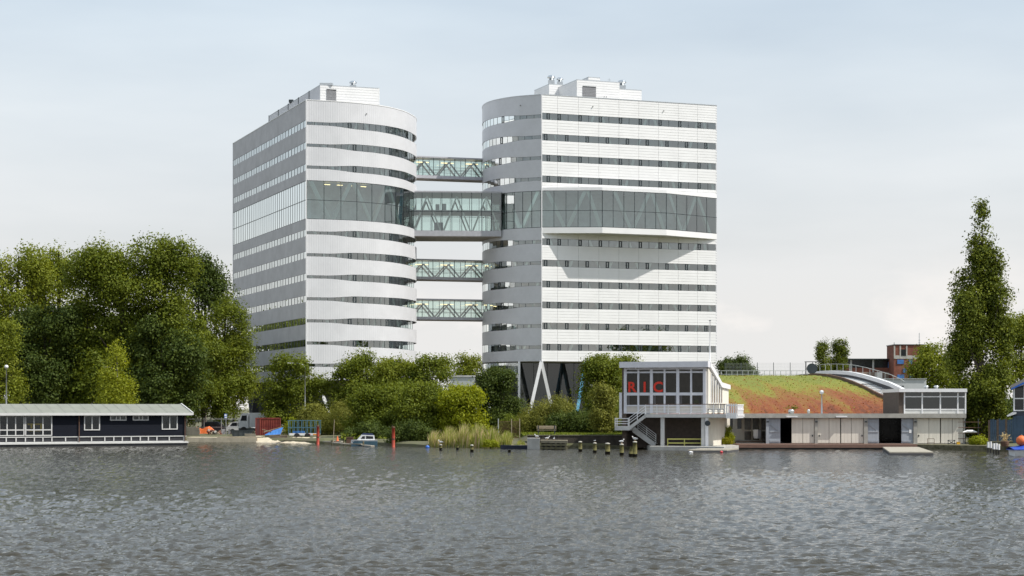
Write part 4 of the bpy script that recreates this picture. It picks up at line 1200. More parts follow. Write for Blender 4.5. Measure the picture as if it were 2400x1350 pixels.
# --- row of boathouses
cream = mat('cream_paint', (.70,.66,.58), .7, .07, 1.2, stretch=(3,3,.4))
greyblue = mat('grey_blue_paint', (.33,.36,.40), .65, .12, 2, stretch=(4,4,.5))
grey_beam = mat('grey_beam', (.34,.33,.30), .8, .15, 2)
BD = 171.5
bh = thing('boathouse_row', 'long low boathouse with cream doors and two dark open bays', 'boathouse', (X(1735,BD),BD,.4))
bx_ = lambda px: X(px,BD)-X(1735,BD)
bz_ = lambda py: Z(py,BD)-.4
BT, BB = bz_(970), bz_(979.5)
depth_b = 11
MB().box(bx_(1735),bx_(2262),-.35,depth_b,BB+.05,BT).build('roof', concrete, bh)
MB().box(bx_(1735),bx_(2262),-.42,-.35-.003,BB,BT+.03).build('beam', grey_beam, bh)
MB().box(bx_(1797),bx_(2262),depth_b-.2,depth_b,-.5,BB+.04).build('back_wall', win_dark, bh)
MB().box(bx_(1797),bx_(2262),-.3,depth_b-.21,-.4,-.02).build('floor', concrete, bh)
for p0, p1 in ((1795,1802),(1909,1916),(2024,2033),(2140,2149),(2258,2262)):
    MB().box(bx_(p0),bx_(p1),-.2,.1,-.5,BB).build('pillar', grey_beam if p0 != 1795 else greyblue, bh)
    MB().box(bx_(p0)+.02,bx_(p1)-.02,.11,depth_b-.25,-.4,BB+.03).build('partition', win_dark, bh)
    MB().box((bx_(p0)+bx_(p1))/2-.1,(bx_(p0)+bx_(p1))/2+.1,-.26,-.2,bz_(990),bz_(987)).build('wall_lamp', dark_frame, bh)
def door_leaf(p0, p1, m, braced=False, y=0.0, handle=None):
    w = bx_(p1)-bx_(p0)
    d = MB().box(bx_(p0)+.015,bx_(p1)-.015,y,y+.07,.02,BB-.02).build('door', m, bh)
    if not braced:
        n = 3
        for k in range(n):
            a = bx_(p0)+.02+(w-.04)*k/n
            MB().box(a+.006,a+(w-.04)/n-.006,y-.025,y-.002,.04,BB-.04).build('board', m, d)
    else:
        for zz_ in (.15, BB*.5-.15, BB-.35):
            MB().box(bx_(p0)+.05,bx_(p1)-.05,y-.05,y-.002,zz_,zz_+.14).build('ledge', m, d)
        MB().bar((bx_(p0)+.15,y-.03,BB-.6),(bx_(p1)-.15,y-.03,BB*.5-.0),.05,.12).build('brace', m, d)
    if handle is not None:
        MB().box(bx_(handle)-.05,bx_(handle)+.05,y-.07,y-.026,.62,.78).build('handle', dark_frame, d)
for p0, p1, hd in ((1855,1881.5,None),(1881.5,1909,1904),(1916,1943,1920),(1943,1969.5,None),(1971,1995.5,None),(1995.5,2024,2020),(2149,2177,2153),(2177,2203.5,None),(2205,2232,None),(2232,2258,None)):
    door_leaf(p0, p1, cream, handle=hd)
for p0, p1 in ((1802,1829),(2033,2060),(2112,2140)):
    door_leaf(p0, p1, greyblue, True, y=-.06)
MB().box(bx_(2130),bx_(2136),-.13,-.10,bz_(1015),bz_(1007)).build('notice', white_trim, bh)
for p0, p1 in ((1841,1867),(1957,1983)):
    MB().box(bx_(p0),bx_(p1),-.6,-.425,bz_(978),bz_(975.5)).build('strip_lamp', white_trim, bh)
for p0, r_ in ((1860,.28),(1901,.13)):
    MB().lathe([(r_*.9,0),(r_*.9,.18),(r_*1.05,.2),(r_*.9,.36),(r_*.3,.42)],12,(bx_(p0),1.5,BT)).build('roof_vent', steel, bh, smooth=True)
# recessed porch at the left end of the row
MB().box(bx_(1716),bx_(1797),4.0,4.15,.2,BB).build('porch_wall', mat('porch_glass',(.10,.085,.06),.25,.5,2.5), bh)
for a, b in ((1712,1715),(1732.5,1736.5),(1753,1757),(1774,1776.5),(1793,1796)):
    MB().box(bx_(a),bx_(b),3.82,3.98,.2,BB).build('porch_post', cream, bh)
for a, b in ((1715.5,1732.5),(1736.5,1753)):
    q = MB().box(bx_(a),bx_(b),3.80,3.9,.25,bz_(1006)).box(bx_(a),bx_(a)+.12,3.80,3.9,bz_(1006),BB-.1).box(bx_(b)-.12,bx_(b),3.80,3.9,bz_(1006),BB-.1).build('porch_door', cream, bh)
    MB().box(bx_(a)+.12,bx_(b)-.12,3.86,3.9,bz_(1006),BB-.1).build('pane', win_dark, q)
MB().box(bx_(1757),bx_(1796),3.83,3.95,bz_(1012),bz_(1008)).build('porch_sill', cream, bh)
for k in range(5):
    MB().box(bx_(1732),bx_(1796),-.1+.75*k,.7+.75*k,-.4+.0,-.16+.1*k).build('porch_step', rust if k % 2 else concrete, bh)
MB().lathe([(.30,.28),(.36,.5),(.36,1.05),(.30,1.1)],4,(bx_(1781),1.9,.15)).build('porch_bin', white_trim, bh)
# club room on top of the right end
cr2 = thing('upper_club_room', 'glazed white club room standing on the boathouse roof beside the poplar', 'building', (X(2106,BD+.5),BD+.5,BT+.4))
cx_ = lambda px: X(px,BD+.5)-X(2106,BD+.5)
c0 = BT+.4
cz_ = lambda py: Z(py,BD+.5)-c0
MB().box(cx_(2107),cx_(2262),.35,7,0,cz_(920)).build('core_room', mat('room_dark',(.04,.045,.05),.8,.3,1), cr2)
MB().box(cx_(2106),cx_(2119),-.1,7.2,0,cz_(918.5)).build('side_wall', brick_dk, cr2)
MB().box(cx_(2105),cx_(2264),-.45,7.6,cz_(919),cz_(911)).build('roof', white_trim, cr2)
MB().box(cx_(2119),cx_(2262),-.08,.1,.02,cz_(959.5)).build('panel', mat('pale_panel',(.6,.6,.58),.7,.05), cr2)
edges = [2119,2160.5,2203,2244,2262]
for a in edges: MB().box(cx_(a)-.05,cx_(a)+.07,-.14,.12,.02,cz_(919.5)).build('window_post', white_trim, cr2)
for z_ in (959.5, 930): MB().box(cx_(2119),cx_(2262),-.12,.11,cz_(z_)-.04,cz_(z_)+.05).build('window_rail', white_trim, cr2)
shed_glass = glass('shed_glass', (.35,.4,.42), .03, 1.0)
for a, b in zip(edges, edges[1:]):
    for z0, z1 in ((959,930.5),(930,920)):
        MB().quad((cx_(a),-.02,cz_(z0)),(cx_(b),-.02,cz_(z0)),(cx_(b),-.02,cz_(z1)),(cx_(a),-.02,cz_(z1))).build('pane', shed_glass, cr2)
for p in (2182,2206): MB().lathe([(.16,0),(.16,.16),(.26,.18),(.2,.3),(.05,.33)],10,(cx_(p),2,cz_(911))).build('roof_vent', steel, cr2, smooth=True)

# docks
deck_red = mat('red_brown_planks', (.17,.10,.075), .8, .22, 3, stretch=(.5,4,4))
grey_plank = mat('grey_planks', (.36,.33,.27), .85, .2, 3, stretch=(.5,4,4))
dock = thing('boat_dock', 'red-brown plank dock along the front of the boathouse doors', 'dock', (X(1728,167.6),167.6,0))
dw = X(2150,167.6)-X(1728,167.6)
for k in range(6):
    MB().box(0,dw,.02+.66*k,.02+.66*k+.64,.30,.385).build('plank', deck_red, dock)
nseg = 7
for k in range(nseg): MB().box(dw*k/nseg+.006,dw*(k+1)/nseg-.006,-.08,.0,.08,.37).build('fascia_board', deck_red, dock)
MB().box(.1,dw-.1,.15,3.8,-.4,.2).build('float', dark_conc, dock)
raft = thing('mooring_raft', 'pale flat wooden raft moored at the end of the red-brown dock', 'raft', (X(2066,155),155,0))
a = [(X(2066,166)-X(2066,155), 10.5),(X(2150,166)-X(2066,155),10.5),(X(2191,146)-X(2066,155),-8.5),(X(2088,146)-X(2066,155),-8.5)]
MB().prism(a, -.25, .10).build('float', dark_conc, raft, fix=True)
nb = 14
for k in range(nb):
    t0, t1 = k/nb+.002, (k+1)/nb-.002
    l = lambda t: (a[3][0]+(a[0][0]-a[3][0])*t, a[3][1]+(a[0][1]-a[3][1])*t)
    r_ = lambda t: (a[2][0]+(a[1][0]-a[2][0])*t, a[2][1]+(a[1][1]-a[2][1])*t)
    MB().prism([l(t0),r_(t0),r_(t1),l(t1)], .103, .2).build('plank', grey_plank, raft, fix=True)
quay = thing('quay_wall', 'low mossy quay wall under the poplar', 'wall', (X(2150,168),168,0))
moss = mat('mossy_wood', (.10,.10,.04), .9, .4, 2.5, bump=.4, col2=(.19,.17,.11))
MB().prism([(0,0),(X(2312,163)-X(2150,168),-6),(X(2420,158)-X(2150,168),-10),(X(2420,158)-X(2150,168)+2,14),(0,12)], -.6, .36).build('wall', moss, quay, fix=True)
# rack of boats beside the boathouse end
rk = thing('boat_rack', 'dark metal rack with long hulls beside the boathouse end', 'rack', (X(2262,170),170,.36))
for x in (0,1.2): MB().bar((x,0,0),(x,0,2.3),.08).build('upright', dark_frame, rk)
for z_ in (.5,1.0,1.5,2.0): MB().bar((-.7,-.2,z_),(1.4,-.2,z_),.05).build('rack_arm', rust, rk)
MB().tube([(-.3,-.35,1.08),(.1,-.35,1.15),(.6,-.35,1.15),(1.0,-.35,1.08)],[.03,.14,.14,.03],8).build('hull', white_trim, rk, smooth=True)
tr_ = thing('boat_trestle', 'dark steel trestle standing in front of the cream boathouse doors', 'trestle', (X(2222,169.5),169.5,.36))
MB().bar((0,0,0),(.6,0,.34),.05).bar((.6,0,0),(0,0,.34),.05).bar((-.05,0,.36),(.65,0,.36),.05).bar((0,0,0),(0,0,.36),.05).bar((.6,0,0),(.6,0,.36),.05).build('frame', dark_frame, tr_)
tr2 = thing('boat_trestle', 'thin rusty frame leaning at the cream boathouse doors', 'trestle', (X(2174,169.5),169.5,.36))
MB().bar((0,0,0),(0,0,.5),.04).bar((.6,0,0),(.6,0,.5),.04).bar((0,0,.5),(.6,0,.5),.04).bar((0,0,.15),(.6,0,.15),.03).build('frame', rust, tr2)
yb = thing('yellow_box', 'small yellow box on the quay beside the boathouse', 'box', (X(2246,169),169,.36))
MB().box(-.14,.14,-.1,.1,0,.2).box(-.16,.16,-.12,.12,.2,.23).build('box', mat('yellow_plastic',(.75,.42,.03),.5,.05), yb)

# --- waterside clubhouse
ca = RAD(-18)
KD = 167.0
kx = X(1455,KD)
club = thing('clubhouse', 'white waterside clubhouse with red window letters over a brick boat store', 'building', (kx,KD,.3), ca)
kl = lambda z: z-.3
KW = 8.0   # width of the roof
trim2 = mat('clubhouse_white', (.66,.66,.70), .5, .05)
panel2 = mat('clubhouse_panel', (.55,.51,.46), .7, .06)
room_m = mat('club_room_dark', (.09,.072,.055), .9, .35, 1.0)
MB().box(0,KW,-.55,.5,kl(7.2),kl(7.72)).build('roof_fascia', trim2, club)
# sloping roof and side fascia
MB().extr([(.5,kl(7.2)),(.5,kl(7.68)),(5.4,kl(5.95)),(9.2,kl(5.75)),(9.2,kl(5.35)),(5.4,kl(5.5))], 'x', 0, KW+.05).build('roof', white_trim, club, fix=True)
MB().extr([(1.2,kl(3.2)),(1.2,kl(6.8)),(5.4,kl(5.45)),(9.0,kl(5.3)),(9.0,kl(3.2))], 'x', .25, KW-.35).build('room', room_m, club, fix=True)
sw = MB().extr([(.12,kl(3.15)),(.12,kl(7.15)),(1.0,kl(7.05)),(5.4,kl(5.5)),(9.1,kl(5.3)),(9.1,kl(3.15))], 'x', KW-.30, KW-.12).build('side_wall', cream, club, fix=True)
for k in range(5):
    y = 1.2+k*1.05; MB().box(KW-.13,KW-.07,y,y+.55,kl(4.1),kl(6.6-.28*k)).build('side_window', win_dark, club)
    MB().box(KW-.13,KW-.04,y-.1,y-.0,kl(3.3),kl(6.7-.28*k)).build('side_mullion', white_trim, club)
MB().box(.12,.5,.0,9,kl(.2),kl(7.2)).build('brick_wall', brick_dk, club)
fx0, fx1 = .42, KW-.42
fr = MB()
nwin = 6
ww = (fx1-fx0)/nwin
fr.box(fx0-.1,fx1+.1,-.06,.12,kl(7.02),kl(7.2)).box(fx0-.1,fx1+.1,-.05,.12,kl(6.72),kl(6.86)).box(fx0-.1,fx1+.1,-.05,.12,kl(4.74),kl(4.99)).box(fx0-.1,fx1+.1,-.05,.12,kl(3.78),kl(3.9)).box(fx0-.1,fx1+.1,-.05,.12,kl(3.14),kl(3.22))
for k in range(nwin+1):
    wd = .13 if k % 2 == 0 else .08
    fr.box(fx0+ww*k-wd,fx0+ww*k+wd,-.075,.11,kl(3.14),kl(7.19))
wf_ = fr.build('window_frame', trim2, club)
club_glass = glass('club_glass', (.62,.58,.52), .0, .7)
for k in range(nwin):
    a, b = fx0+ww*k+.1, fx0+ww*(k+1)-.1
    for z0, z1 in ((6.86,7.02),(4.99,6.72),(3.9,4.74)):
        MB().quad((a,.03,kl(z0)),(b,.03,kl(z0)),(b,.03,kl(z1)),(a,.03,kl(z1))).build('pane', club_glass, wf_)
    MB().box(a-.02,b+.02,.0,.06,kl(3.22),kl(3.78)).build('panel', panel2, wf_)
    if k in (0,1,2,3,4,5):
        s_ = a if k % 2 == 0 else b-.22
        MB().box(s_,s_+.22,.2,.26,kl(3.92),kl(4.74)).build('curtain', mat('curtain_blue',(.42,.45,.6),.9,.1) if 'curtain_blue' not in MATS else MATS['curtain_blue'], wf_)
MB().lathe([(.02,0),(.2,.1),(.26,.28),(.16,.45),(.02,.5)],9,(fx0+ww*5.35,.35,kl(3.9))).build('pot_plant', leaf_mid, club)
# letters in the windows
red_letter = mat('red_letter', (.72,.035,.012), .5, .04)
for ch, k in (('R',0),('I',1),('C',2)):
    cu = bpy.data.curves.new('letter','FONT'); cu.body = ch; cu.size = 1.26; cu.extrude = .02; cu.offset = .035; cu.align_x = 'CENTER'
    to = bpy.data.objects.new('letter', cu); C.objects.link(to)
    me = bpy.data.meshes.new_from_object(to.evaluated_get(bpy.context.evaluated_depsgraph_get()))
    bpy.data.objects.remove(to)
    me.materials.clear(); me.materials.append(red_letter)
    lo = bpy.data.objects.new('letter', me); C.objects.link(lo); lo.parent = club
    lo.location = (fx0+ww*(k+.5)+(.0 if k != 1 else -.02), -.03, kl(5.06)); lo.rotation_euler = (RAD(90),0,0)
# lower storey
MB().box(.5,KW-.1,1.3,9,kl(.1),kl(2.78)).build('boat_store', mat('store_brick',(.075,.058,.048),.95,.2,3,bump=.3,bscale=10), club)
sb = MB().box(KW-.1,KW+.02,-.9,9,kl(.15),kl(2.79)).build('boat_store_side', cream, club)
for k in range(16):
    y = -.85+k*.6; MB().box(KW+.022,KW+.05,y+.02,y+.57,kl(.2),kl(2.75)).build('side_board', cream, sb)
for u in (4.05, KW-.32): MB().box(u-.15,u+.17,-1.15,-.85,kl(.1),kl(2.78)).build('pillar', conc_lt, club)
MB().box(KW-.1,KW+.15,-1.2,-.95,kl(.15),kl(2.78)).build('corner_board', white_trim, club)
MB().box(2.5,KW+1.75,-1.35,1.25,kl(2.79),kl(3.1)).build('balcony_deck', conc_lt, club)
MB().box(KW-.05,KW+1.7,1.25,7.5,kl(2.79),kl(3.09)).build('side_deck', conc_lt, club)
rail = MB()
for z_ in (3.35,3.55): rail.box(2.6,KW+1.7,-1.3,-1.26,kl(z_)-.03,kl(z_)+.03)
for k in range(8): rail.box(2.6+(KW-.95)*k/7-.03,2.6+(KW-.95)*k/7+.03,-1.31,-1.25,kl(3.1),kl(3.95))
rail.build('balcony_rail', white_trim, club)
MB().box(2.55,KW+1.72,-1.33,-1.23,kl(3.93),kl(3.99)).build('handrail', rust, club)
# white slatted screen at the end of the deck
sc_ = MB()
for k in range(9): sc_.box(KW+2.72,KW+2.76,-1.25+.30*k,-1.25+.30*k+.2,kl(2.75),kl(3.95))
for z_ in (3.0,3.5,3.9): sc_.box(KW+2.76,KW+2.79,-1.3,1.4,kl(z_)-.05,kl(z_)+.05)
for k in range(5): sc_.box(KW+1.78+.2*k,KW+1.78+.12+.2*k,-1.42,-1.38,kl(2.72),kl(4.0))
sc_.box(KW+1.76,KW+2.76,-1.38,-1.34,kl(2.72),kl(3.2)).box(KW+1.76,KW+2.76,-1.38,-1.34,kl(3.8),kl(3.92)).box(KW+1.76,KW+2.72,-1.33,1.3,kl(2.79),kl(2.9))
sc_.build('slatted_screen', white_trim, club)
# dog-leg stair: upper flight, landing, lower flight
st = MB().extr([(1.1,kl(1.66)),(1.1,kl(2.02)),(2.6,kl(3.1)),(2.6,kl(2.79))], 'y', -1.35, -1.22).build('stair_stringer', conc_lt, club, fix=True)
for k in range(6): MB().box(1.15+.24*k,1.15+.24*(k+1),-1.21,-.3,kl(1.98+.18*k),kl(2.04+.18*k)).build('tread', concrete, st)
MB().box(-.2,1.1,-1.35,.6,kl(1.66),kl(2.02)).build('landing', conc_lt, club)
lr_ = MB()
for z_ in (2.25,2.45,2.7): lr_.box(-.2,1.05,-1.33,-1.29,kl(z_)-.03,kl(z_)+.03)
for x in (-.17,.0,1.02): lr_.box(x-.03,x+.03,-1.34,-1.28,kl(2.02),kl(2.75))
lr_.build('landing_rail', white_trim, club)
ur = MB()
for dz in (.25,.48,.72): ur.bar((1.08,-1.31,kl(2.02)+dz),(2.6,-1.31,kl(3.1)+dz),.045,.05)
for t in (.02,.5,.98): ur.bar((1.08+1.52*t,-1.31,kl(2.0+1.08*t)),(1.08+1.52*t,-1.31,kl(2.0+1.08*t)+.78),.05)
ur.build('stair_rail', white_trim, club)
lf_ = MB().extr([(1.0,kl(1.5)),(1.0,kl(1.9)),(1.25,kl(1.9)),(3.1,kl(.55)),(3.1,kl(.25)),(2.8,kl(.25))], 'y', .2, .34).build('stair_stringer', conc_lt, club, fix=True)
for k in range(8): MB().box(1.15+.24*k,1.15+.24*(k+1),.35,1.2,kl(1.75-.185*k),kl(1.80-.185*k)).build('tread', concrete, lf_)
l2 = MB()
for dz in (.2,.4,.6,.8): l2.bar((1.5,.22,kl(1.7)+dz),(3.15,.22,kl(.5)+dz),.03)
for t in (0,.5,1): l2.bar((1.5+1.65*t,.22,kl(1.7-1.2*t)),(1.5+1.65*t,.22,kl(1.7-1.2*t)+.82),.035)
l2.build('stair_rail', steel, club)
MB().box(-.12,.12,-.1,.3,kl(2.75),kl(5.0)).build('flue', trim2, club)
MB().lathe([(.02,-.06),(.24,-.05),(.24,.05),(.02,.06)],12).build('wall_dish', dark_frame, club)
do = [c for c in club.children if c.name.startswith('wall_dish')][0]; do.rotation_euler = (RAD(90),0,0); do.location = (KW+.12,-1.25,kl(2.3))
# flagpole on the clubhouse
fp = thing('flagpole', 'tall thin white flagpole on the clubhouse roof corner', 'flagpole', (X(1664,166.5),166.5,6.9))
hh = H(752,166.5,6.9)
MB().tube([(0,0,0),(0,0,hh*.5),(0,0,hh)],[.055,.045,.03],8).build('pole', white_trim, fp, smooth=True)
MB().lathe([(.02,-.03),(.1,-.01),(.1,.03),(.02,.06)],8,(0,0,hh)).build('cap', dark_frame, fp)
# chairs stacked on the balcony
def chair(label, off):
    t = thing('garden_chair', label, 'chair', (0,0,0), ca, 'dark chairs on the clubhouse balcony')
    p = Vector((KW+off,-.95,3.1)); t.location = (kx+p.x*math.cos(ca)-p.y*math.sin(ca), KD+p.x*math.sin(ca)+p.y*math.cos(ca), 3.1)
    MB().box(-.2,.2,-.2,.2,.38,.43).build('seat', dark_frame, t)
    bk = MB()
    for z_ in (.5,.6,.7,.8): bk.box(-.2,.2,.17,.2,z_,z_+.06)
    for x in (-.2,.17): bk.box(x,x+.03,.165,.205,.4,.87)
    bk.build('backrest', dark_frame, t)
    for x in (-.18,.18):
        for y in (-.18,.18): MB().bar((x,y,0),(x,y,.39),.04).build('leg', dark_frame, t)
for off, w in ((.3,'first from the clubhouse windows'),(.8,'between the other two chairs'),(1.3,'beside the white slatted screen')): chair('dark slatted garden chair on the clubhouse balcony, '+w, off)
# yellow rail bench under the balcony
yl = mat('yellow_paint', (.62,.58,.16), .55, .08)
yr = thing('yellow_railing', 'low pale yellow railing under the clubhouse balcony', 'railing', (X(1565,165),165,.3), RAD(-4))
w_ = Wd(78,165)
for z_ in (.25,.6): MB().box(0,w_,-.03,.03,z_-.05,z_+.05).build('rail', yl, yr)
for k in range(3): MB().box(w_*k/2-.04,w_*k/2+.04,-.04,.04,0,.66).build('post', yl, yr)
# platform and steps in front of the clubhouse
kq = thing('club_quay', 'low concrete landing stage in front of the clubhouse', 'quay', (X(1525,163),163,0))
MB().prism([(0,0),(X(1690,163)-X(1525,163),-2.2),(X(1732,167)-X(1525,163),4.2),(X(1732,178)-X(1525,163),14),(0,14)], -.5, .3).build('slab', concrete, kq, fix=True)
pq = thing('floating_jetty', 'pale floating plank jetty in front of the clubhouse', 'jetty', (X(1612,155.5),155.5,0))
pw = Wd(92,155)
MB().prism([(0,0),(pw,0),(pw+1.6,5.2),(1.6,5.2)], -.25, .08).build('float', dark_conc, pq, fix=True)
for k in range(9):
    a, b = k/9+.004, (k+1)/9-.004
    MB().prism([(1.6*a,5.2*a),(pw+1.6*a,5.2*a),(pw+1.6*b,5.2*b),(1.6*b,5.2*b)], .083, .18).build('plank', grey_plank, pq, fix=True)
def buoy(label, px, d, r_, m, flat=1.0):
    t = thing('buoy', label, 'buoy', (X(px,d),d,0))
    MB().lathe([(r_*.3,-r_*.6*flat),(r_*.85,-r_*.3*flat),(r_,.1*r_),(r_*.8,r_*.6*flat),(r_*.25,r_*.95*flat)],12).build('float', m, t, smooth=True)
    MB().lathe([(r_*.25,r_*.9*flat),(r_*.18,r_*1.1*flat)],8).build('eye', steel, t)
red_p = mat('red_plastic', (.6,.05,.06), .4, .1); blue_p = mat('blue_plastic', (.03,.13,.5), .45, .15)
buoy('red round buoy floating beside the pale jetty', 1691,154,.13,red_p)
buoy('white flat buoy floating under the pale jetty edge', 1619,153.5,.2,white_trim,.45)
buoy('blue ball float on the water at the edge of the reeds', 1002,173,.2,blue_p)
# planter shrubs by the porch
T('shrub','rounded yellow-green shrub beside the clubhouse side wall', 1706,995,13,171,leaf_bright,60,130,'bush',cat='shrub',bz=.3,leaf=.14,clump_r=.22,trunk_r=.04,trunk_h=.8)
T('shrub','low yellow flowering plant beside the clubhouse side wall', 1702,1022,13,169.5,leaf_yellow,61,90,'bush',cat='shrub',bz=.3,leaf=.12,clump_r=.14,trunk_r=.03,trunk_h=.3)
T('shrub','small leafy plants sprouting at the foot of the planted roof', 1855,955,22,186.5,leaf_mid,62,120,'bush',cat='shrub',bz=3.0,leaf=.18,clump_r=.25,trunk_r=.03,trunk_h=.5)

# pavilion between the towers
pv = thing('low_pavilion', 'low grey pavilion with a flat canopy between the two towers', 'building', (X(1056,318),318,1.2))
sx = lambda px: X(px,318)-X(1056,318)
zz = lambda py: Z(py,318)-1.2
MB().box(sx(1056),sx(1113),0,12,zz(904),zz(883)).build('upper_wall', mat('pavilion_panel',(.38,.40,.38),.7,.06), pv)
MB().box(sx(1113),sx(1129),1,12,zz(904),zz(881)).build('glazed_end', win_dark, pv)
MB().box(sx(1056),sx(1114),-.2,12.2,zz(883),zz(880)).build('roof_edge', conc_lt, pv)
MB().box(sx(1040),sx(1132),-2.5,10,zz(907),zz(904)).build('canopy', steel, pv)
MB().box(sx(1056),sx(1130),1.0,9,0,zz(907)).build('glazed_base', win_dark, pv)
for px in (1075,1096,1117): MB().bar((sx(px),-2,0),(sx(px),-2,zz(907)),.2).build('canopy_post', white_trim, pv)
# ------------------------------------------------------------------ left bank: houseboat, yard, boats
navy = mat('dark_blue_boards', (.006,.008,.015), .7, .25, 2, stretch=(.3,.3,3), spec=.2)
roof_felt = mat('grey_roof_felt', (.22,.23,.20), .85, .1, 1.0)
hbw = mat('houseboat_white', (.58,.58,.57), .5, .06)
hv = Vector((15.9,9.3)).normalized(); ha = math.atan2(hv.y,hv.x)
HBX, HBY = X(436,186), 186.0        # right front corner at the water
HLEN = 25.0
hb = thing('houseboat', 'long dark blue houseboat with grey felt roof and white window frames', 'houseboat', (HBX-hv.x*HLEN, HBY-hv.y*HLEN, 0), ha)
u2 = lambda px: (lambda t: HLEN+t)(  # distance along the front wall for a photo column
    -((436-px)/F*186.0)/(hv.x-(px-1200)/F*hv.y)) 
HD = 5.4
MB().box(-.2,HLEN+.1,-.15,HD+.2,-.5,.18).build('hull', dark_conc, hb)
MB().box(-.2,HLEN+.15,-.3,HD+.3,.182,.33).build('deck_edge', hbw, hb)
MB().box(0,HLEN-.05,0,HD,.333,.9).build('lower_wall', mat('houseboat_lower_dark',(.03,.03,.035),.4,.3), hb)  # near-black lower wall behind the small white window frames
lw_ = MB().box(0,HLEN,-.10,-.003,.335,.40).box(0,HLEN,-.10,-.003,.82,.90)
xs = [u2(p) for p in (14,37,59,80,100,121,153,183,214,245,266,286,307,328,347,367,396,430)]
for x in xs: lw_.box(x-.05,x+.05,-.11,-.004,.44,.80)
lw_.build('lower_window_frame', hbw, hb)
wall = MB().box(0,HLEN,-.02,HD,.905,3.0).build('wall', navy, hb)
# lap boards on the front, each a plank
for k in range(9): MB().box(0,HLEN,-.045,-.022,.91+.23*k,.91+.23*k+.222).build('board', navy, wall)
# roof: low pitch with ridge along the length
MB().extr([(-.55,3.12),(HD/2,4.02),(HD+.55,3.12),(HD+.55,2.98),(HD/2,3.86),(-.55,2.98)], 'x', -.3, HLEN+.45).build('roof', roof_felt, hb, fix=True)
MB().box(-.3,HLEN+.46,-.62,-.552,2.92,3.16).build('fascia', hbw, hb)
MB().extr([(-.62,2.95),(-.62,3.2),(HD/2,4.12),(HD/2,3.9)], 'x', HLEN+.452,HLEN+.56).extr([(HD/2,3.9),(HD/2,4.12),(HD+.6,3.2),(HD+.6,2.95)], 'x', HLEN+.452,HLEN+.56).build('barge_board', hbw, hb, fix=True)
sm = MB()
for k in range(22):
    x = .4+k*1.13; sm.bar((x,-.5,3.15),(x,HD/2,4.045),.03,.014)
sm_o = sm.build('roof_seam', mat('felt_seam',(.30,.31,.28),.9,.1), hb); tag(sm_o, kind='stuff')
MB().extr([(.05,3.0),(HD/2,3.84),(HD-.05,3.0)], 'x', HLEN-.12, HLEN-.02).build('gable', navy, hb, fix=True)
hb_glass = glass('houseboat_glass', (.62,.64,.64), .02, .8)
def hb_window(p0, p1, z0, z1, mull, low=None):
    a, b = u2(p0), u2(p1)
    f = MB().box(a-.07,b+.07,-.11,-.046,z0-.07,z0+.02).box(a-.07,b+.07,-.11,-.046,z1-.02,z1+.07).box(a-.07,a+.03,-.11,-.046,z0,z1).box(b-.03,b+.07,-.11,-.046,z0,z1)
    for m_ in mull: f.box(u2(m_)-.05,u2(m_)+.05,-.108,-.046,z0,z1)
    if low: f.box(a,b,-.106,-.046,low-.05,low+.05)
    w = f.build('window', hbw, hb)
    ed = [a]+[u2(m_) for m_ in mull]+[b]
    for q0, q1 in zip(ed, ed[1:]):
        MB().quad((q0,-.07,z0),(q1,-.07,z0),(q1,-.07,z1),(q0,-.07,z1)).build('pane', hb_glass, w)
    # reveal: the room behind
    MB().box(a,b,-.058,-.047,z0,z1).build('dark_room', mat('houseboat_room',(.022,.024,.032),.7,.5,1.2) if 'houseboat_room' not in MATS else MATS['houseboat_room'], w)
    return w
hb_window(60,120,1.05,2.88,(79,100),1.55)
hb_window(-20,55,1.05,2.88,(-2,16,36),1.55)
hb_window(198,232,1.55,2.88,(215,))
hb_window(380,414,1.58,2.86,(397,))
hb_window(259,294,2.48,2.88,(272,281)); hb_window(312,346,2.48,2.88,(325,333))
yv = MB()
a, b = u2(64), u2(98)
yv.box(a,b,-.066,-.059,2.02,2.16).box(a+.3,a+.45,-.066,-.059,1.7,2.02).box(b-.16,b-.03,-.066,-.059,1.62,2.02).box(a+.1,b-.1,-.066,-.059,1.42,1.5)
yv.build('yellow_reflection', mat('yellow_reflected',(.7,.5,.02),.7,.05), hb)  # yellow reflection in the window, modelled as flat strips behind the pane
MB().tube([(u2(184),-.2,.2),(u2(184),-.2,2.95)], .045, 6).build('drain_pipe', rust, hb)
MB().tube([(u2(432),-.2,.2),(u2(432),-.2,2.95)], .045, 6).build('drain_pipe', rust, hb)

# --- yard
yq = thing('yard_quay','pale sandy concrete quay edge in front of the rubble yard','quay',(X(438,203.5),203.5,0))
sandy = mat('sandy_concrete', (.60,.52,.39), .9, .18, 1.2, bump=.3)
qw = X(604,202)-X(438,203.5)
for k in range(5): MB().prism([(qw*k/5+.01,-1.5*k/5-.2),(qw*(k+1)/5-.01,-1.5*(k+1)/5-.2),(qw*(k+1)/5-.01,3.4),(qw*k/5+.01,3.4)], -.4, .46).build('slab', sandy, yq, fix=True)
sb_ = thing('sand_bank','strip of pale trodden sand sloping to the water by the trailer','sand',(X(604,200),200,0)); sb_['kind'] = 'structure'
m_ = MB(); r_s = random.Random(12)
for i in range(25):
    px = 600+150*i/24; d0 = 201.5-9.5*i/24
    for j in range(7):
        d = d0-.8+j*1.1+r_s.uniform(-.15,.15); m_.v.append((X(px,d)-X(604,200), d-200, min(.54,-.12+.2*j)+r_s.uniform(-.04,.04)))
for i in range(24):
    for j in range(6): a = i*7+j; m_.f.append((a,a+7,a+8,a+1))
m_.build('sand', sandy, sb_, smooth=True)
def at_ground(px, py, bz): d = (CH-bz)*F/(py-HY); return (X(px,d), d, bz)
YB = .5
con = thing('shipping_container', 'rusty red corrugated shipping container on the bank', 'container', (X(599,209),209,YB), RAD(6))
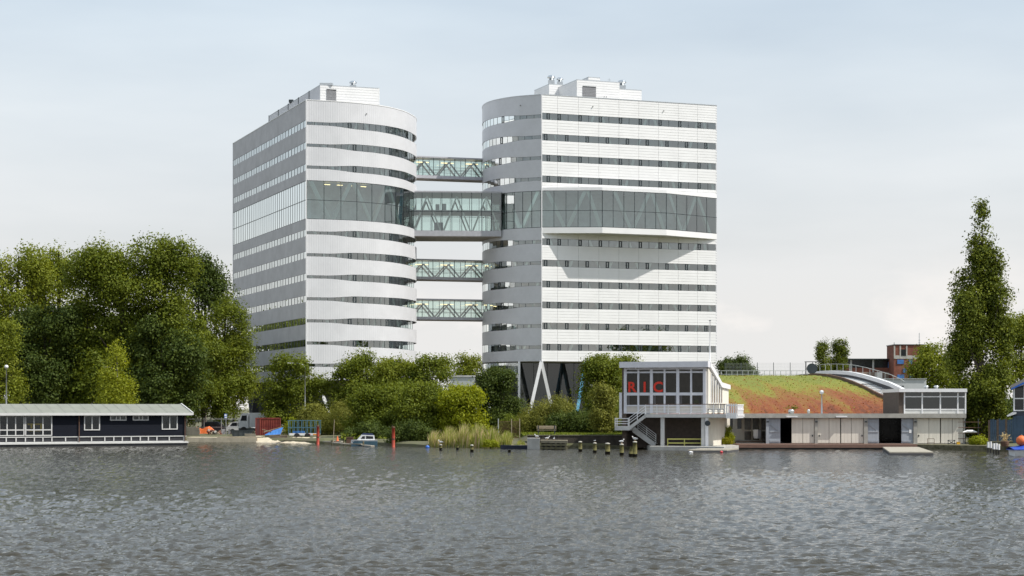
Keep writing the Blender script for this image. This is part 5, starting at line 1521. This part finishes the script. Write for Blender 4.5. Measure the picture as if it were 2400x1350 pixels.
cr_m = mat('container_red', (.21,.026,.026), .7, .3, 1.5, col2=(.33,.07,.045)); cr_d = mat('container_end', (.11,.03,.03), .7, .3, 2)
cw, chh, cd = 2.75, 2.05, 2.4
def corrugated(L_, h, n, dep):
    m = MB(); pts = []
    for k in range(n):
        x0 = L_*k/n; w = L_/n
        pts += [(x0,0),(x0+w*.35,0),(x0+w*.5,-dep),(x0+w*.85,-dep)]
    pts.append((L_,0))
    for p in pts: m.v += [(p[0],p[1],.12),(p[0],p[1],h-.1)]
    for i in range(len(pts)-1): m.f.append((2*i,2*i+2,2*i+3,2*i+1))
    return m
corrugated(cw-.55,chh,11,-.08).build('side', cr_m, con).location = (.5,-.02,0)
MB().box(0,cw,.1,cd,.05,chh-.02).build('body', cr_d, con)
MB().box(-.02,.5,-.05,.12,.1,chh-.08).build('end_doors', cr_d, con)
fr = MB()
for x in (-.02,.46,cw-.08): fr.box(x,x+.1,-.08,.06,0,chh)
fr.box(-.02,cw+.02,-.08,.06,0,.12).box(-.02,cw+.02,-.08,.06,chh-.1,chh)
fr.build('frame', cr_m, con)
# lorry cab behind
white_car = mat('white_car_paint', (.62,.63,.65), .3, .05)
tyre = mat('tyre', (.02,.02,.02), .8, .2)
lc = thing('lorry', 'white lorry cab parked beside the red container', 'lorry', (X(559,216),216,.62), RAD(0))
MB().extr([(0,.7),(.05,1.6),(.35,2.4),(1.15,2.45),(1.15,.7)], 'y', 0, 2.0).build('cab', white_car, lc, fix=True)
MB().box(1.25,3.2,0,2.2,.8,2.45).build('sleeper_box', white_car, lc)
MB().extr([(.22,1.55),(.42,2.15),(.95,2.15),(.95,1.55)], 'y', -.02, -.002).build('side_window', win_dark, lc, fix=True)
MB().box(.0,3.3,.1,2.0,.35,.7).build('chassis', dark_frame, lc)
for x in (.6,2.7):
    w = MB().lathe([(.05,-.14),(.42,-.14),(.45,0),(.42,.14),(.05,.14)],16).build('wheel', tyre, lc); w.rotation_euler = (RAD(90),0,0); w.location = (x,.1,.43)
def car(label, px, d, bz, L_, m, rz=0):
    t = thing('parked_car', label, 'car', (X(px,d),d,bz), rz, 'cars parked in the yard')
    MB().extr([(0,.35),(.0,.75),(.2,.88),(L_-.9,.9),(L_-.1,.72),(L_,.5),(L_,.35)], 'y', 0, 1.65).build('body', m, t, fix=True)
    MB().extr([(.15,.88),(.55,1.32),(.9,1.42),(L_*.55,1.42),(L_*.74,.89)], 'y', .12, 1.53).build('cabin', m, t, fix=True)
    MB().extr([(.42,.92),(.72,1.32),(L_*.38,1.34),(L_*.38,.92)], 'y', .09, .118).build('side_window', win_dark, t, fix=True)
    MB().extr([(L_*.41,.92),(L_*.41,1.34),(L_*.55,1.34),(L_*.68,.92)], 'y', .09, .118).build('side_window', win_dark, t, fix=True)
    for x in (.75,L_-.8):
        w = MB().lathe([(.05,-.1),(.28,-.1),(.31,0),(.28,.1),(.05,.1)],14).build('wheel', tyre, t); w.rotation_euler = (RAD(90),0,0); w.location = (x,.08,.31)
car('white car parked between the rubble and the lorry', 530,220,.6,3.3,white_car)
car('dark car parked behind the orange tarpaulin', 468,221,.6,3.7,mat('dark_car_paint',(.02,.025,.035),.25,.1))
# heaps and stacks
def draped(name, label, cat, px, py, w, h, dep, m, seed, sub=16, bz=YB, d=None, peak=.5):
    loc = at_ground(px,py,bz) if d is None else (X(px,d),d,bz)
    t = thing(name, label, cat, loc)
    r = random.Random(seed); mb = MB(); n = sub
    for j in range(n+1):
        for i in range(n+1):
            u, v = i/n, j/n
            e = min(1, 4.2*min(u,1-u))*min(1,4.2*min(v,1-v))
            z = h*e*(.55+.45*math.exp(-((u-peak)/.28)**2))*(.8+.2*math.sin(u*17+seed)+.16*math.sin(v*13+u*9))+r.uniform(-.03,.03)*h
            mb.v.append(((u-.5)*w+r.uniform(-.05,.05)*w/n*3, (v-.5)*dep, max(z,-.05)))
    for j in range(n):
        for i in range(n): a = j*(n+1)+i; mb.f.append((a,a+1,a+n+2,a+n+1))
    mb.build('sheet', m, t)
    MB().lathe([(.5,-.1),(.42,.3),(.2,.55),(.05,.62)],9).build('load', rust, t)
    t.children[1].scale = (w*.6, dep*.6, h*.9)
    return t
orange = mat('orange_tarp', (.72,.16,.04), .6, .18, 3, bump=.4, bscale=6)
blue_t = mat('blue_tarp', (.05,.20,.55), .5, .25, 3, bump=.4, bscale=6)
draped('tarpaulin_heap','crumpled orange tarpaulin over a heap beside the houseboat','tarpaulin',478,1020,2.7,1.05,1.6,orange,3)
plank_m = mat('raw_planks', (.34,.28,.2), .85, .25, 3, stretch=(.5,3,3))
def stack(label, px, py, n, L_, w, rz, dz=.09, m=None, bz=YB, name='plank_stack', cat='planks', dx=0.0):
    t = thing(name, label, cat, at_ground(px,py,bz), rz)
    r = random.Random(px)
    for k in range(n):
        o = MB().box(-L_/2,L_/2,-w/2,w/2,0,dz-.008).build('plank', m or plank_m, t)
        o.location = (r.uniform(-.06,.06)+dx*k,0,k*dz); o.rotation_euler = (0,0,r.uniform(-.04,.04))
    return t
stack('stack of grey boards leaning behind the houseboat end', 452,1022,11,1.5,.8,.1,m=mat('weathered_boards',(.17,.16,.13),.9,.2))
stack('small stack of pale sawn timber blocks behind the houseboat', 440,1010,10,.42,.5,0,.2,m=mat('pale_timber',(.6,.5,.35),.8,.12))
stack('low pile of dark planks beside the red container', 586,1024,4,1.2,.6,.15,.09,m=MATS['weathered_boards'])
stack('low pile of long planks in front of the red container', 652,1026,3,1.9,.6,.05,.08,m=mat('brown_planks',(.2,.16,.12),.85,.25))
stack('long pale beam lying at the edge of the bank', 560,1026.5,1,4.6,.3,.0,.16,m=mat('pale_beam',(.5,.42,.3),.85,.15))
for k, (px, lab) in enumerate(((518,'upright grey paving slab leaning on the rubble beside the orange tarpaulin'),(534,'narrow upright slab leaning between the grey slab and the skip'))):
    t = thing('stone_slab', lab, 'slab', at_ground(px,1021,YB), .1-.2*k)
    MB().extr([(0,0),(.05,.75),(.5 if not k else .28,.78),(.48 if not k else .26,0)], 'y', 0, .1).build('slab', mat('slab_grey%d'%k,(.33,.32,.33),.9,.15), t, fix=True)
    MB().box(.0,.5 if not k else .3,.16,.4,-.05,.66).build('backing_block', rust, t)
rub = thing('rubble_heap','heap of broken brick and stone beside the orange tarpaulin','rubble',at_ground(503,1021,YB))
r = random.Random(6)
for k in range(26):
    s = r.uniform(.1,.24); o = MB().box(-s,s,-s*.7,s*.7,-s*.5,s*.6).build('stone', [rust,concrete,brick_red,plank_m][k%4], rub)
    o.location = (r.uniform(-.75,.75),r.uniform(-.4,.4),r.uniform(.05,.55)*(1 if k>8 else .3)); o.rotation_euler = (r.uniform(-.6,.6),r.uniform(-.6,.6),r.uniform(0,3))
skip = thing('rubble_skip','dark grey open steel skip in front of the lorry','skip',at_ground(566,1023,YB))
MB().extr([(-.95,0),(-1.25,.62),(1.3,.72),(.9,0)], 'y', 0, 1.3).build('tub', mat('skip_grey',(.06,.07,.075),.6,.25), skip, fix=True)
MB().box(-1.28,1.33,-.05,.0,.6,.70).build('rim', dark_frame, skip)
for k in range(4): MB().box(-.9+.55*k,-.82+.55*k,-.04,.0,.02,.6).build('rib', dark_frame, skip)
# sign, fence
sg = thing('parking_sign','small blue and white sign on a grey post in the yard','sign',(X(529,208),208,YB))
h_ = H(971,208,YB)
MB().tube([(0.1,0,-.2),(0,0,h_)],.035,6).build('post', steel, sg)
MB().box(-.16,.16,-.05,-.03,h_-.45,h_+.05).build('plate', blue_p, sg)
MB().box(-.12,.10,-.056,-.0505,h_-.2,h_+.0).build('symbol', white_trim, sg); MB().box(-.1,.12,-.056,-.0505,h_-.42,h_-.28).build('symbol', white_trim, sg)
yf = thing('yard_fence','thin steel post and rail fence at the back of the yard','fence',(X(438,219),219,.6))
fw = X(600,219)-X(438,219)
for k in range(5): MB().bar((fw*k/4,0,-.2),(fw*k/4,0,1.9),.07).build('post', steel, yf)
MB().bar((0,0,1.75),(fw,0,1.75),.07).build('rail', steel, yf); MB().bar((0,0,.8),(fw,0,.8),.04).build('rail', steel, yf)
# boat under blue sheet
bt = thing('covered_boat','small boat on the bank half covered with a blue sheet','boat',at_ground(640,1024,YB),.08); bt.scale = (.78,.8,.95)
MB().add([(-1.2,-.4,.15),(-1.2,.4,.15),(1.0,-.5,.25),(1.0,.5,.25),(1.35,0,.95),(-1.1,0,.05),(1.0,0,.1)],[(0,5,6,2),(1,3,6,5),(2,6,4),(3,4,6),(0,1,5)]).build('hull', plank_m, bt)
MB().add([(-1.15,-.45,.2),(1.05,-.5,.3),(1.4,0,1.12),(-1.1,.4,.3),(0,-.1,.75)],[(0,1,4),(1,2,4),(2,3,4),(3,0,4)]).build('blue_sheet', blue_t, bt)
MB().bar((-1.5,.1,.85),(-.2,-.3,.6),.07).build('spar', plank_m, bt); MB().bar((-1.3,-.2,.55),(1.2,0,1.15),.07).build('spar', plank_m, bt)
# boat trailer with a tall blue-green frame
tl = thing('boat_trailer','boat trailer with a tall blue-green tube cage by the water','trailer',(X(676,200),200,.35))
tw = Wd(72,200)
teal = mat('teal_paint', (.09,.20,.26), .5, .2)
MB().box(0,tw,.0,.12,.42,.54).box(0,tw,1.4,1.52,.42,.54).box(0,.12,.12,1.4,.42,.54).box(tw-.12,tw,.12,1.4,.42,.54).build('chassis', steel, tl)
MB().box(.1,tw-.1,-.03,-.002,.36,.6).build('side_board', white_trim, tl)
MB().box(tw*.8,tw*.92,-.05,-.031,.40,.52).build('tail_lamp', mat('amber',(.8,.3,.02),.4,.05), tl); MB().box(tw*.62,tw*.72,-.05,-.031,.42,.54).build('tail_lamp', red_p, tl)
cg = MB()
for y in (0.05,1.45):
    for k in range(8): cg.bar((tw*k/7,y,.5),(tw*k/7,y,1.95),.055)
    for z_ in (1.2,1.95): cg.bar((-.1,y,z_),(tw+.1,y,z_),.055)
for k in range(4): cg.bar((tw*k/3,.05,1.95),(tw*k/3,1.45,1.95),.05)
cg.build('cage', teal, tl)
MB().box(.4,1.6,.3,1.2,.56,.82).build('stored_sheet', blue_t, tl)
for x in (tw*.28,tw*.62):
    for y in (-.12,1.6):
        w = MB().lathe([(.05,-.1),(.29,-.1),(.32,0),(.29,.1),(.05,.1)],14).build('wheel', tyre, tl); w.rotation_euler = (RAD(90),0,0); w.location = (x,y,.30)
# red mooring posts
red_post = mat('red_post_paint', (.38,.05,.025), .6, .25, 2)
def mooring_post(label, px, d, topy, r_):
    t = thing('mooring_post', label, 'post', (X(px,d),d,0), 0, 'red mooring posts')
    h = Z(topy,d)
    MB().tube([(0,0,-.9),(0,0,h*.5),(0,0,h)],[r_,r_,r_*.96],12).build('post', red_post, t, smooth=True)
    MB().lathe([(r_*1.1,h-.12),(r_*1.12,h-.03),(r_*.6,h+.02)],12).build('cap', rust, t)
    MB().lathe([(r_*1.1,h*.35),(r_*1.1,h*.35+.1)],12).build('collar', rust, t)
mooring_post('red mooring post beside the boat trailer', 745,189,997,.15)
mooring_post('red mooring post alone in the water before the dark trees', 922,177,1000,.15)
# small cabin boat
def hull_mesh(L_, w, h, n=10, bow=1.0):
    m = MB()
    for i in range(n+1):
        t = i/n; hw = w/2*(1-(max(t-.45,0)/.55)**2.2)**.8 if t < 1 else 0.02
        hw = max(hw, .02); z1 = h*(1+.22*max(t-.4,0)*bow)
        m.v += [(L_*t,-hw,z1),(L_*t,-hw*.75,-.15),(L_*t,hw*.75,-.15),(L_*t,hw,z1)]
    for i in range(n):
        a, b = 4*i, 4*i+4
        m.f += [(a,b,b+1,a+1),(a+1,b+1,b+2,a+2),(a+2,b+2,b+3,a+3)]
    m.f.append((0,1,2,3)); m.f.append(tuple([4*i for i in range(n+1)]+[4*i+3 for i in reversed(range(n+1))]))
    return m
mbo = thing('motor_boat','small white and blue cabin motorboat moored under the trees','motorboat',(X(884,181.5),181.5,0),math.pi+.12)
bw_m = mat('boat_white', (.68,.69,.70), .35, .06); bl_m = mat('boat_blue', (.10,.19,.25), .45, .15)
hull_mesh(2.5,1.3,.42).build('hull', bl_m, mbo)
hull_mesh(2.54,1.36,.16).build('gunwale', bw_m, mbo).location = (-.02,0,.38)
MB().extr([(.25,.5),(.3,1.0),(1.5,1.05),(1.95,.55)], 'y', -.5, .5).build('cabin', bw_m, mbo, fix=True)
for y0, y1 in ((.501,.515),(-.515,-.501)):
    MB().extr([(.4,.66),(.42,.9),(1.1,.94),(1.1,.66)], 'y', y0, y1).build('side_window', win_dark, mbo, fix=True)
    MB().extr([(1.2,.66),(1.2,.92),(1.42,.92),(1.62,.66)], 'y', y0, y1).build('side_window', win_dark, mbo, fix=True)
MB().extr([(.3,1.0),(.45,1.16),(1.35,1.2),(1.5,1.06)], 'y', -.46, .46).build('folded_hood', mat('navy_canvas',(.015,.03,.09),.8,.15), mbo, fix=True)
# crooked little jetty
jt = thing('plank_jetty','crooked low jetty of loose planks beside the motorboat','jetty',(X(752,185),185,0))
for k, (p0, p1, dd, z_) in enumerate(((752,800,3,.28),(775,802,1.5,.36),(780,806,.5,.2),(806,845,-2,.15),(830,858,-3.5,.2),(862,884,-5.0,.06))):
    a = Vector((X(p0,185)-X(752,185),dd,z_)); b = Vector((X(p1,185)-X(752,185),dd-.8,z_-.05))
    MB().bar(a,b,.5,.09).build('plank', grey_plank, jt)
for px, dd in ((776,1),(806,0),(832,-3),(861,-5)): MB().tube([(X(px,185)-X(752,185),dd,-.8),(X(px,185)-X(752,185),dd,.45)],.08,8).build('pile', moss, jt)
MB().tube([(X(779,185)-X(752,185),.4,-.6),(X(783,185)-X(752,185),.3,2.5)],[.05,.03],6).build('pole', plank_m, jt)
bn = thing('rusty_drum','rusty red open box on the little jetty','box',(X(820,184.2),184.2,.1))
MB().box(-.32,.32,-.3,.3,.02,.62).box(-.36,.36,-.34,.34,.62,.68).build('box', rust, bn)
cn = thing('traffic_cone','small orange cone on the little jetty','cone',(X(791,186),186,.3))
MB().lathe([(.16,0),(.14,.04),(.05,.5),(.03,.55)],10).build('cone', orange, cn, smooth=True); MB().box(-.18,.18,-.18,.18,-.03,.0).build('base', orange, cn)

# --- reeds
def reeds():
    rng = np.random.default_rng(21); N = 5200
    u = rng.random(N); px = 1006+225*u
    d = np.interp(px,[1000,1110,1215,1240],[177,174,172,172.5])+rng.random(N)**1.3*7-1.4
    x = (px-1200)/F*d
    hgt = (1.3+.8*np.sin(u*3.0+.3)**2)*(.35+.85*rng.random(N)**.8)*(.8+.25*np.sin(u*41))*(1-.45*(u > .85))
    lean = rng.normal(0,.16,N)+.1; w = rng.uniform(.02,.05,N)
    z0 = np.full(N,-.1); ang = rng.uniform(0,3.14,N)
    wx, wy = np.cos(ang)*w, np.sin(ang)*w*.6
    mid = np.stack([x+lean*.35*hgt,d,z0+hgt*.6],1); tip = np.stack([x+lean*hgt,d,z0+hgt],1)
    b0 = np.stack([x-wx,d-wy,z0],1); b1 = np.stack([x+wx,d+wy,z0],1); m0 = mid-np.stack([wx,wy,wx*0],1); m1 = mid+np.stack([wx,wy,wx*0],1)
    co = np.stack([b0,b1,m1,tip,m0],1).reshape(-1,3)
    def make(sel, name, m, label):
        k = np.where(sel)[0]; cc = co.reshape(N,5,3)[k].reshape(-1,3)
        me = bpy.data.meshes.new(name); n = len(k)
        me.vertices.add(n*5); me.vertices.foreach_set('co', cc.reshape(-1).astype(np.float32))
        me.loops.add(n*5); me.loops.foreach_set('vertex_index', np.arange(n*5,dtype=np.int32))
        me.polygons.add(n); me.polygons.foreach_set('loop_start', np.arange(0,n*5,5,dtype=np.int32)); me.update()
        at = me.attributes.new('tint','FLOAT','POINT'); at.data.foreach_set('value', np.repeat(rng.random(n),5).astype(np.float32))
        me.materials.append(m); o = bpy.data.objects.new(name, me); C.objects.link(o)
        tag(o, label, 'reeds', kind='stuff')
    straw = leafmat('straw',(.40,.32,.16),(.66,.55,.32),.35); gr = leafmat('reed_green',(.20,.24,.05),(.40,.41,.12),.45)
    s = (rng.random(N) < .42*(1.15-u))
    make(s, 'dry_reeds', straw, 'pale dry reed stalks along the water edge'); make(~s, 'green_reeds', gr, 'green reeds growing along the water edge')
reeds()
def grass_strip():
    rng = np.random.default_rng(31); N = 7000
    px = 1225+305*rng.random(N); d = 173.2+rng.random(N)*16; x = (px-1200)/F*d
    cen = np.stack([x,d,np.full(N,1.13)+.06*rng.random(N)],1)
    n = rng.normal(size=(N,3))*.7+np.array([0,-.6,.4]); n /= np.linalg.norm(n,axis=1)[:,None]
    o = leaf_mesh('bank_grass', cen, n, rng.uniform(.14,.34,N), rng.random(N), leafmat('grass_blade',(.10,.14,.015),(.19,.22,.03),.35), None, .4)
    tag(o, 'short green grass on the bank beside the clubhouse', 'grass', kind='stuff')
grass_strip()
def undergrowth():
    rng = np.random.default_rng(33); N = 9000
    px = np.concatenate([rng.uniform(-60,600,N//2), rng.uniform(800,1240,N//2)]); d = np.where(px < 620, np.where(px < 430, 208, 223)+rng.random(N)*10, 187+rng.random(N)*26+np.clip((760-px)/10,0,12)); x = (px-1200)/F*d
    cen = np.stack([x,d,.55+.5*rng.random(N)**2],1)
    n = rng.normal(size=(N,3))*.7+np.array([0,-.4,.5]); n /= np.linalg.norm(n,axis=1)[:,None]
    o = leaf_mesh('undergrowth', cen, n, rng.uniform(.2,.5,N), rng.random(N), leaf_mid, None, .5)
    tag(o, 'low weeds and undergrowth beneath the trees on the bank', 'undergrowth', kind='stuff')
undergrowth()

# retaining wall, old concrete mooring block, rowing boat
rw = thing('retaining_wall','dark retaining wall below the grass bank','wall',(X(1236,172),172,0))
ww_ = X(1530,172)-X(1236,172)
dk_wall = mat('damp_wall', (.055,.045,.035), .9, .35, 1.2, bump=.4)
for k in range(8): MB().box(ww_*k/8+.008,ww_*(k+1)/8-.008,0,.4,-.6,1.08).build('wall_panel', dk_wall, rw)
MB().box(0,ww_,-.05,.5,1.083,1.17).build('coping', mat('coping',(.13,.12,.08),.9,.3), rw)
MB().box(0,ww_,-.35,-.02,-.4,.22).build('waling', moss, rw)
bl = thing('mooring_block','old mossy concrete and timber mooring block in the water','jetty',(X(1236,166),166,0))
bw_ = Wd(94,164)
MB().prism([(0,1.0),(1.1,-.1),(1.15,2.6),(0,2.8)], -.5, .95).build('concrete_end', concrete, bl, fix=True)
MB().prism([(1.2,-.2),(bw_,-1.6),(bw_+.1,1.2),(1.2,2.4)], .55, .78).build('top_slab', mat('old_timber',(.24,.21,.15),.9,.3,3), bl, fix=True)
for k in range(6):
    t = k/5; MB().box(1.25+(bw_-1.4)*t-.09,1.25+(bw_-1.4)*t+.09,-.12-1.38*t,.1-1.38*t,-.6,.56).build('pile', moss, bl)
for z_ in (.1,.38): MB().bar((1.2,-.22,z_),(bw_-.05,-1.62,z_),.08,.16).build('fender_beam', moss, bl)
MB().prism([(1.3,.2),(bw_-.1,-1.1),(bw_-.1,1.0),(1.3,2.2)], -.5, .5).build('fill', dark_conc, bl, fix=True)
bnch = thing('wooden_bench','weathered wooden bench on the grass bank behind the mooring block','bench',(X(1258,175.5),175.5,1.15))
bn_w = Wd(46,175)
for k in range(3): MB().box(0,bn_w,-.2+.15*k,-.08+.15*k,.40,.44).build('seat_slat', plank_m, bnch)
for k in range(2): MB().box(0,bn_w,.25,.29,.55+.15*k,.67+.15*k).build('back_slat', plank_m, bnch)
for x in (.15,bn_w-.15): MB().box(x-.05,x+.05,-.18,.27,-.1,.4).box(x-.05,x+.05,.24,.30,.4,.85).build('leg', dark_frame, bnch)
rbt = thing('rowing_boat','dark blue rowing boat lying among the reeds','rowing boat',(X(1240,167.5),167.5,0),math.pi-.06)
hull_mesh(2.55,1.0,.30,bow=.6).build('hull', mat('dark_hull',(.02,.028,.05),.5,.2), rbt)
for x in (.6,1.4): MB().box(x,x+.2,-.42,.42,.30,.34).build('thwart', plank_m, rbt)
T('shrub','low plant with white flowers at the water edge by the rowing boat', 1150,1028,16,169.5,leaf_bright,63,130,'bush',cat='shrub',bz=.05,leaf=.13,clump_r=.2,trunk_r=.03,trunk_h=.3)
pf_ = thing('iron_fence','rusty iron bar fence behind the reeds','fence',(X(1168,180),180,.5))
fw = X(1218,180)-X(1168,180)
for k in range(22): MB().bar((fw*k/21,0,-.1),(fw*k/21,0,1.9),.025).build('bar', rust, pf_)
for x in (0,fw*.62,fw): MB().bar((x,-.03,-.2),(x,-.03,2.1),.08).build('post', plank_m if x else steel, pf_)
for z_ in (.3,1.8): MB().bar((0,-.02,z_),(fw,-.02,z_),.04).build('rail', rust, pf_)

# wooden pilings and gulls
pile_m = mat('piling_wood', (.12,.11,.035), .9, .4, 3, bump=.5, col2=(.22,.20,.07)); pile_top = mat('piling_top', (.5,.48,.42), .9, .2); pile_wet = mat('piling_wet', (.018,.016,.012), .4, .2)
def piling(label, px, wy, topy, r_, lean=0.0, top=True):
    d = CH*F/(wy-HY); h = Z(topy,d)
    t = thing('wooden_piling', label, 'piling', (X(px,d),d,0), 0, 'old wooden pilings standing in the water')
    MB().tube([(0,0,-.7),(lean*.2,0,.2)],[r_*1.06,r_*1.04],10).build('wet_foot', pile_wet, t, smooth=True)
    MB().tube([(lean*.2,0,.18),(lean*.6,0,h*.6),(lean,0,h-.06)],[r_*1.03,r_,r_*.93],10).build('post', pile_m, t, smooth=True)
    if top: MB().lathe([(r_*.95,h-.06),(r_*.98,h),(r_*.4,h+.04)],10,(lean,0,0)).build('cap', pile_top, t)
    return (X(px,d)+lean, d, h+.04)
P1 = piling('short dark piling with a gull in front of the reeds', 1033,1055,1042,.13)
P2 = piling('short broken piling in front of the reeds, between two others', 1072,1054,1042,.11, top=False)
P3 = piling('short mossy piling nearest the white-flowered plant', 1106,1059,1043,.14)
P4_ = piling('piling stump barely above the water before the rowing boat', 1194,1060,1056,.13, top=False)
P5 = piling('single piling just beside the old mooring block', 1360,1058,1035,.16)
P6 = piling('slim pale-topped piling, second from the mooring block', 1394,1061,1038,.15)
P7 = piling('thick mossy piling, third from the mooring block', 1424,1064,1039,.2)
P8 = piling('pale-topped piling with a preening gull, fourth from the mooring block', 1457,1067,1041,.16)
P9 = piling('leaning half of the double piling before the clubhouse stair', 1478,1069.5,1045,.17,.12, top=False)
P10 = piling('tall half of the double piling before the clubhouse stair, topped by a gull', 1488,1070,1035,.17)
gull_w = mat('gull_white', (.78,.78,.78), .7, .04); gull_g = mat('gull_grey', (.42,.44,.47), .7, .06); gull_b = mat('gull_beak', (.6,.3,.04), .5, .05)
def gull(label, loc, rz, s=1.0, group='gulls resting on the posts', m=None):
    t = thing('gull', label, 'gull', loc, rz, group)
    t.scale = (s,s,s)
    MB().tube([(-.2,0,.17),(-.1,0,.17),(.02,0,.18),(.12,0,.21),(.15,0,.27),(.17,0,.33),(.21,0,.335),(.24,0,.325)],[.02,.07,.085,.065,.045,.048,.035,.01],9).build('body', m or gull_w, t, smooth=True)
    for y in (-1,1): MB().tube([(.08,.06*y,.22),(-.06,.075*y,.21),(-.24,.03*y,.19)],[.03,.04,.008],7).build('wing', gull_g, t, smooth=True)
    MB().tube([(.235,0,.325),(.28,0,.315)],[.012,.004],6).build('beak', gull_b, t)
    for y in (-.03,.03): MB().tube([(.0,y,.12),(.01,y,-.01)],.008,5).build('leg', gull_b, t)
gull('white gull on the short piling in front of the reeds', P1, 2.8)
gull('white gull with lowered head on the pale-topped piling', P8, .5)
gull('white gull on the tall half of the double piling', P10, 2.7)
gull('dark bird on the slim pale-topped piling', P6, 1.2, .7, m=dark_frame)
gull('white gull standing on the concrete end of the mooring block', (X(1258,166.3),166.6,.95), 2.6)
gull('white gull resting on the timber top of the mooring block', (X(1283,166),166.6,.78), .3)
gull('grey bird standing alone on the mooring block', (X(1299,165),165.8,.78), 1.4, .8, m=gull_g)

# --- far right: blue shed, covered boat, bollards
bs = thing('blue_shed','dark blue boarded shed with tall windows beside the poplar','shed',(X(2374,168),168,.4),RAD(-15))
sx = lambda px: X(px,168)-X(2374,168)
zz = lambda py: Z(py,168)-.4
shed_blue = mat('shed_blue', (.035,.07,.12), .6, .2, 2)
MB().box(0,5,0,6,0,zz(975)).build('lower_wall', shed_blue, bs)
for k in range(16): MB().box(.05+.3*k,.05+.3*k+.27,-.03,-.002,0,zz(976)).build('board', shed_blue, bs)
MB().extr([(0,zz(975)),(.0,zz(905)),(2.5,zz(880)),(5,zz(905)),(5,zz(975))], 'y', .3, 6).build('upper_wall', mat('shed_dark',(.05,.06,.08),.7,.2), bs, fix=True)
MB().extr([(-.2,zz(912)),(-.2,zz(903)),(2.5,zz(868)),(5.2,zz(903)),(5.2,zz(912)),(2.5,zz(877))], 'y', -.1, 6.2).build('roof', mat('shed_roof',(.3,.28,.25),.9,.1), bs, fix=True)
MB().extr([(-.15,zz(914)),(-.15,zz(910)),(2.5,zz(875)),(2.5,zz(881))], 'y', -.16, -.102).build('blue_fascia', blue_p, bs, fix=True)
wfm = MB()
for x in (.1,1.0,1.9): wfm.box(x-.06,x+.06,.2,.33,zz(962),zz(908)+.45*x)
for z_ in (962,934): wfm.box(.05,2.0,.21,.32,zz(z_)-.05,zz(z_)+.05)
wfm.bar((.05,.26,zz(908)),(2.0,.26,zz(893)),.1)
wfm.build('window_frame', white_trim, bs)
for x0, x1 in ((.15,.95),(1.05,1.85)): MB().box(x0,x1,.26,.30,zz(961),zz(910)).build('pane', win_dark, bs)
MB().extr([(-.55,zz(974)),(-.05,zz(966)),(.3,zz(966)),(.3,zz(970)),(-.45,zz(976.5))], 'y', -.6, 3).build('canopy', white_trim, bs, fix=True)
fb = thing('timber_fence','dark timber fence in the shade behind the poplar','fence',(X(2316,176),176,.4))
for k in range(12): MB().box(.2*k,.2*k+.18,0,.04,0,2.1+.06*(k%3)).build('board', shed_blue if k % 4 else brick_dk, fb)
cb = thing('covered_motorboat','white boat under a bright blue cover moored at the right bank','boat',(X(2372,144.5),144.5,0),.12)
hull_mesh(4.2,1.5,.42,bow=-.2).build('hull', bw_m, cb)
cv = MB()
for i in range(9):
    t = i/8
    for j in range(7):
        v = j/6*2-1; cv.v.append((-.15+4.3*t, v*.8*(1-.5*max(t-.6,0)), .45+.38*(1-v*v)*math.sin(math.pi*min(t*.8+.12,1))+.03*math.sin(9*t+3*v)))
for i in range(8):
    for j in range(6): a = i*7+j; cv.f.append((a,a+7,a+8,a+1))
cv.build('cover', mat('blue_cover',(.02,.07,.42),.5,.2,4,bump=.3,bscale=7), cb, smooth=True)
MB().box(-.14,4.0,-.81,.81,.40,.46).build('cover_skirt', MATS['blue_cover'], cb)
ob = thing('orange_buoy','large orange inflatable buoy lying on the blue boat cover','buoy',(X(2398,144),144.5,.82))
MB().lathe([(.05,-.1),(.3,.0),(.42,.25),(.36,.5),(.15,.66),(.06,.7)],14).build('float', orange, ob, smooth=True)
MB().lathe([(.05,.69),(.09,.74),(.03,.8)],8).build('eye', dark_frame, ob)
for k, (px, wy, top) in enumerate(((2316,1058,1036),(2322,1060,1035),(2329,1062,1039),(2335,1063,1038.5),(2341,1063,1041))):
    d = CH*F/(wy-HY); h = Z(top,d)
    t = thing('bollard','white-topped mooring bollard, '+('first of its row from the shrub at the poplar foot','second of its row from the shrub at the poplar foot','middle one of the row beside the covered boat','second of its row from the covered boat','first of its row beside the covered boat')[k],'bollard',(X(px,d),d,0),0,'white-topped bollards by the covered boat')
    MB().tube([(0,0,-.6),(0,0,h*.45)],[.08,.08],9).build('foot', pile_wet, t); MB().tube([(0,0,h*.4),(0,0,h)],[.095,.09],10).build('sleeve', white_trim, t)
tb_ = thing('flower_tub','round wooden tub with dry grass beside the blue shed','tub',(X(2355,160),160,.36))
MB().lathe([(.3,0),(.36,.22),(.38,.42),(.3,.44)],14).build('tub', rust, tb_)
p_ = np.random.default_rng(2).normal(size=(160,3))*np.array([.16,.12,.22])+np.array([0,0,.7])
leaf_mesh('dry_grass', p_, np.random.default_rng(3).normal(size=(160,3)), np.full(160,.2), np.random.default_rng(4).random(160), MATS['straw'], tb_, .2)
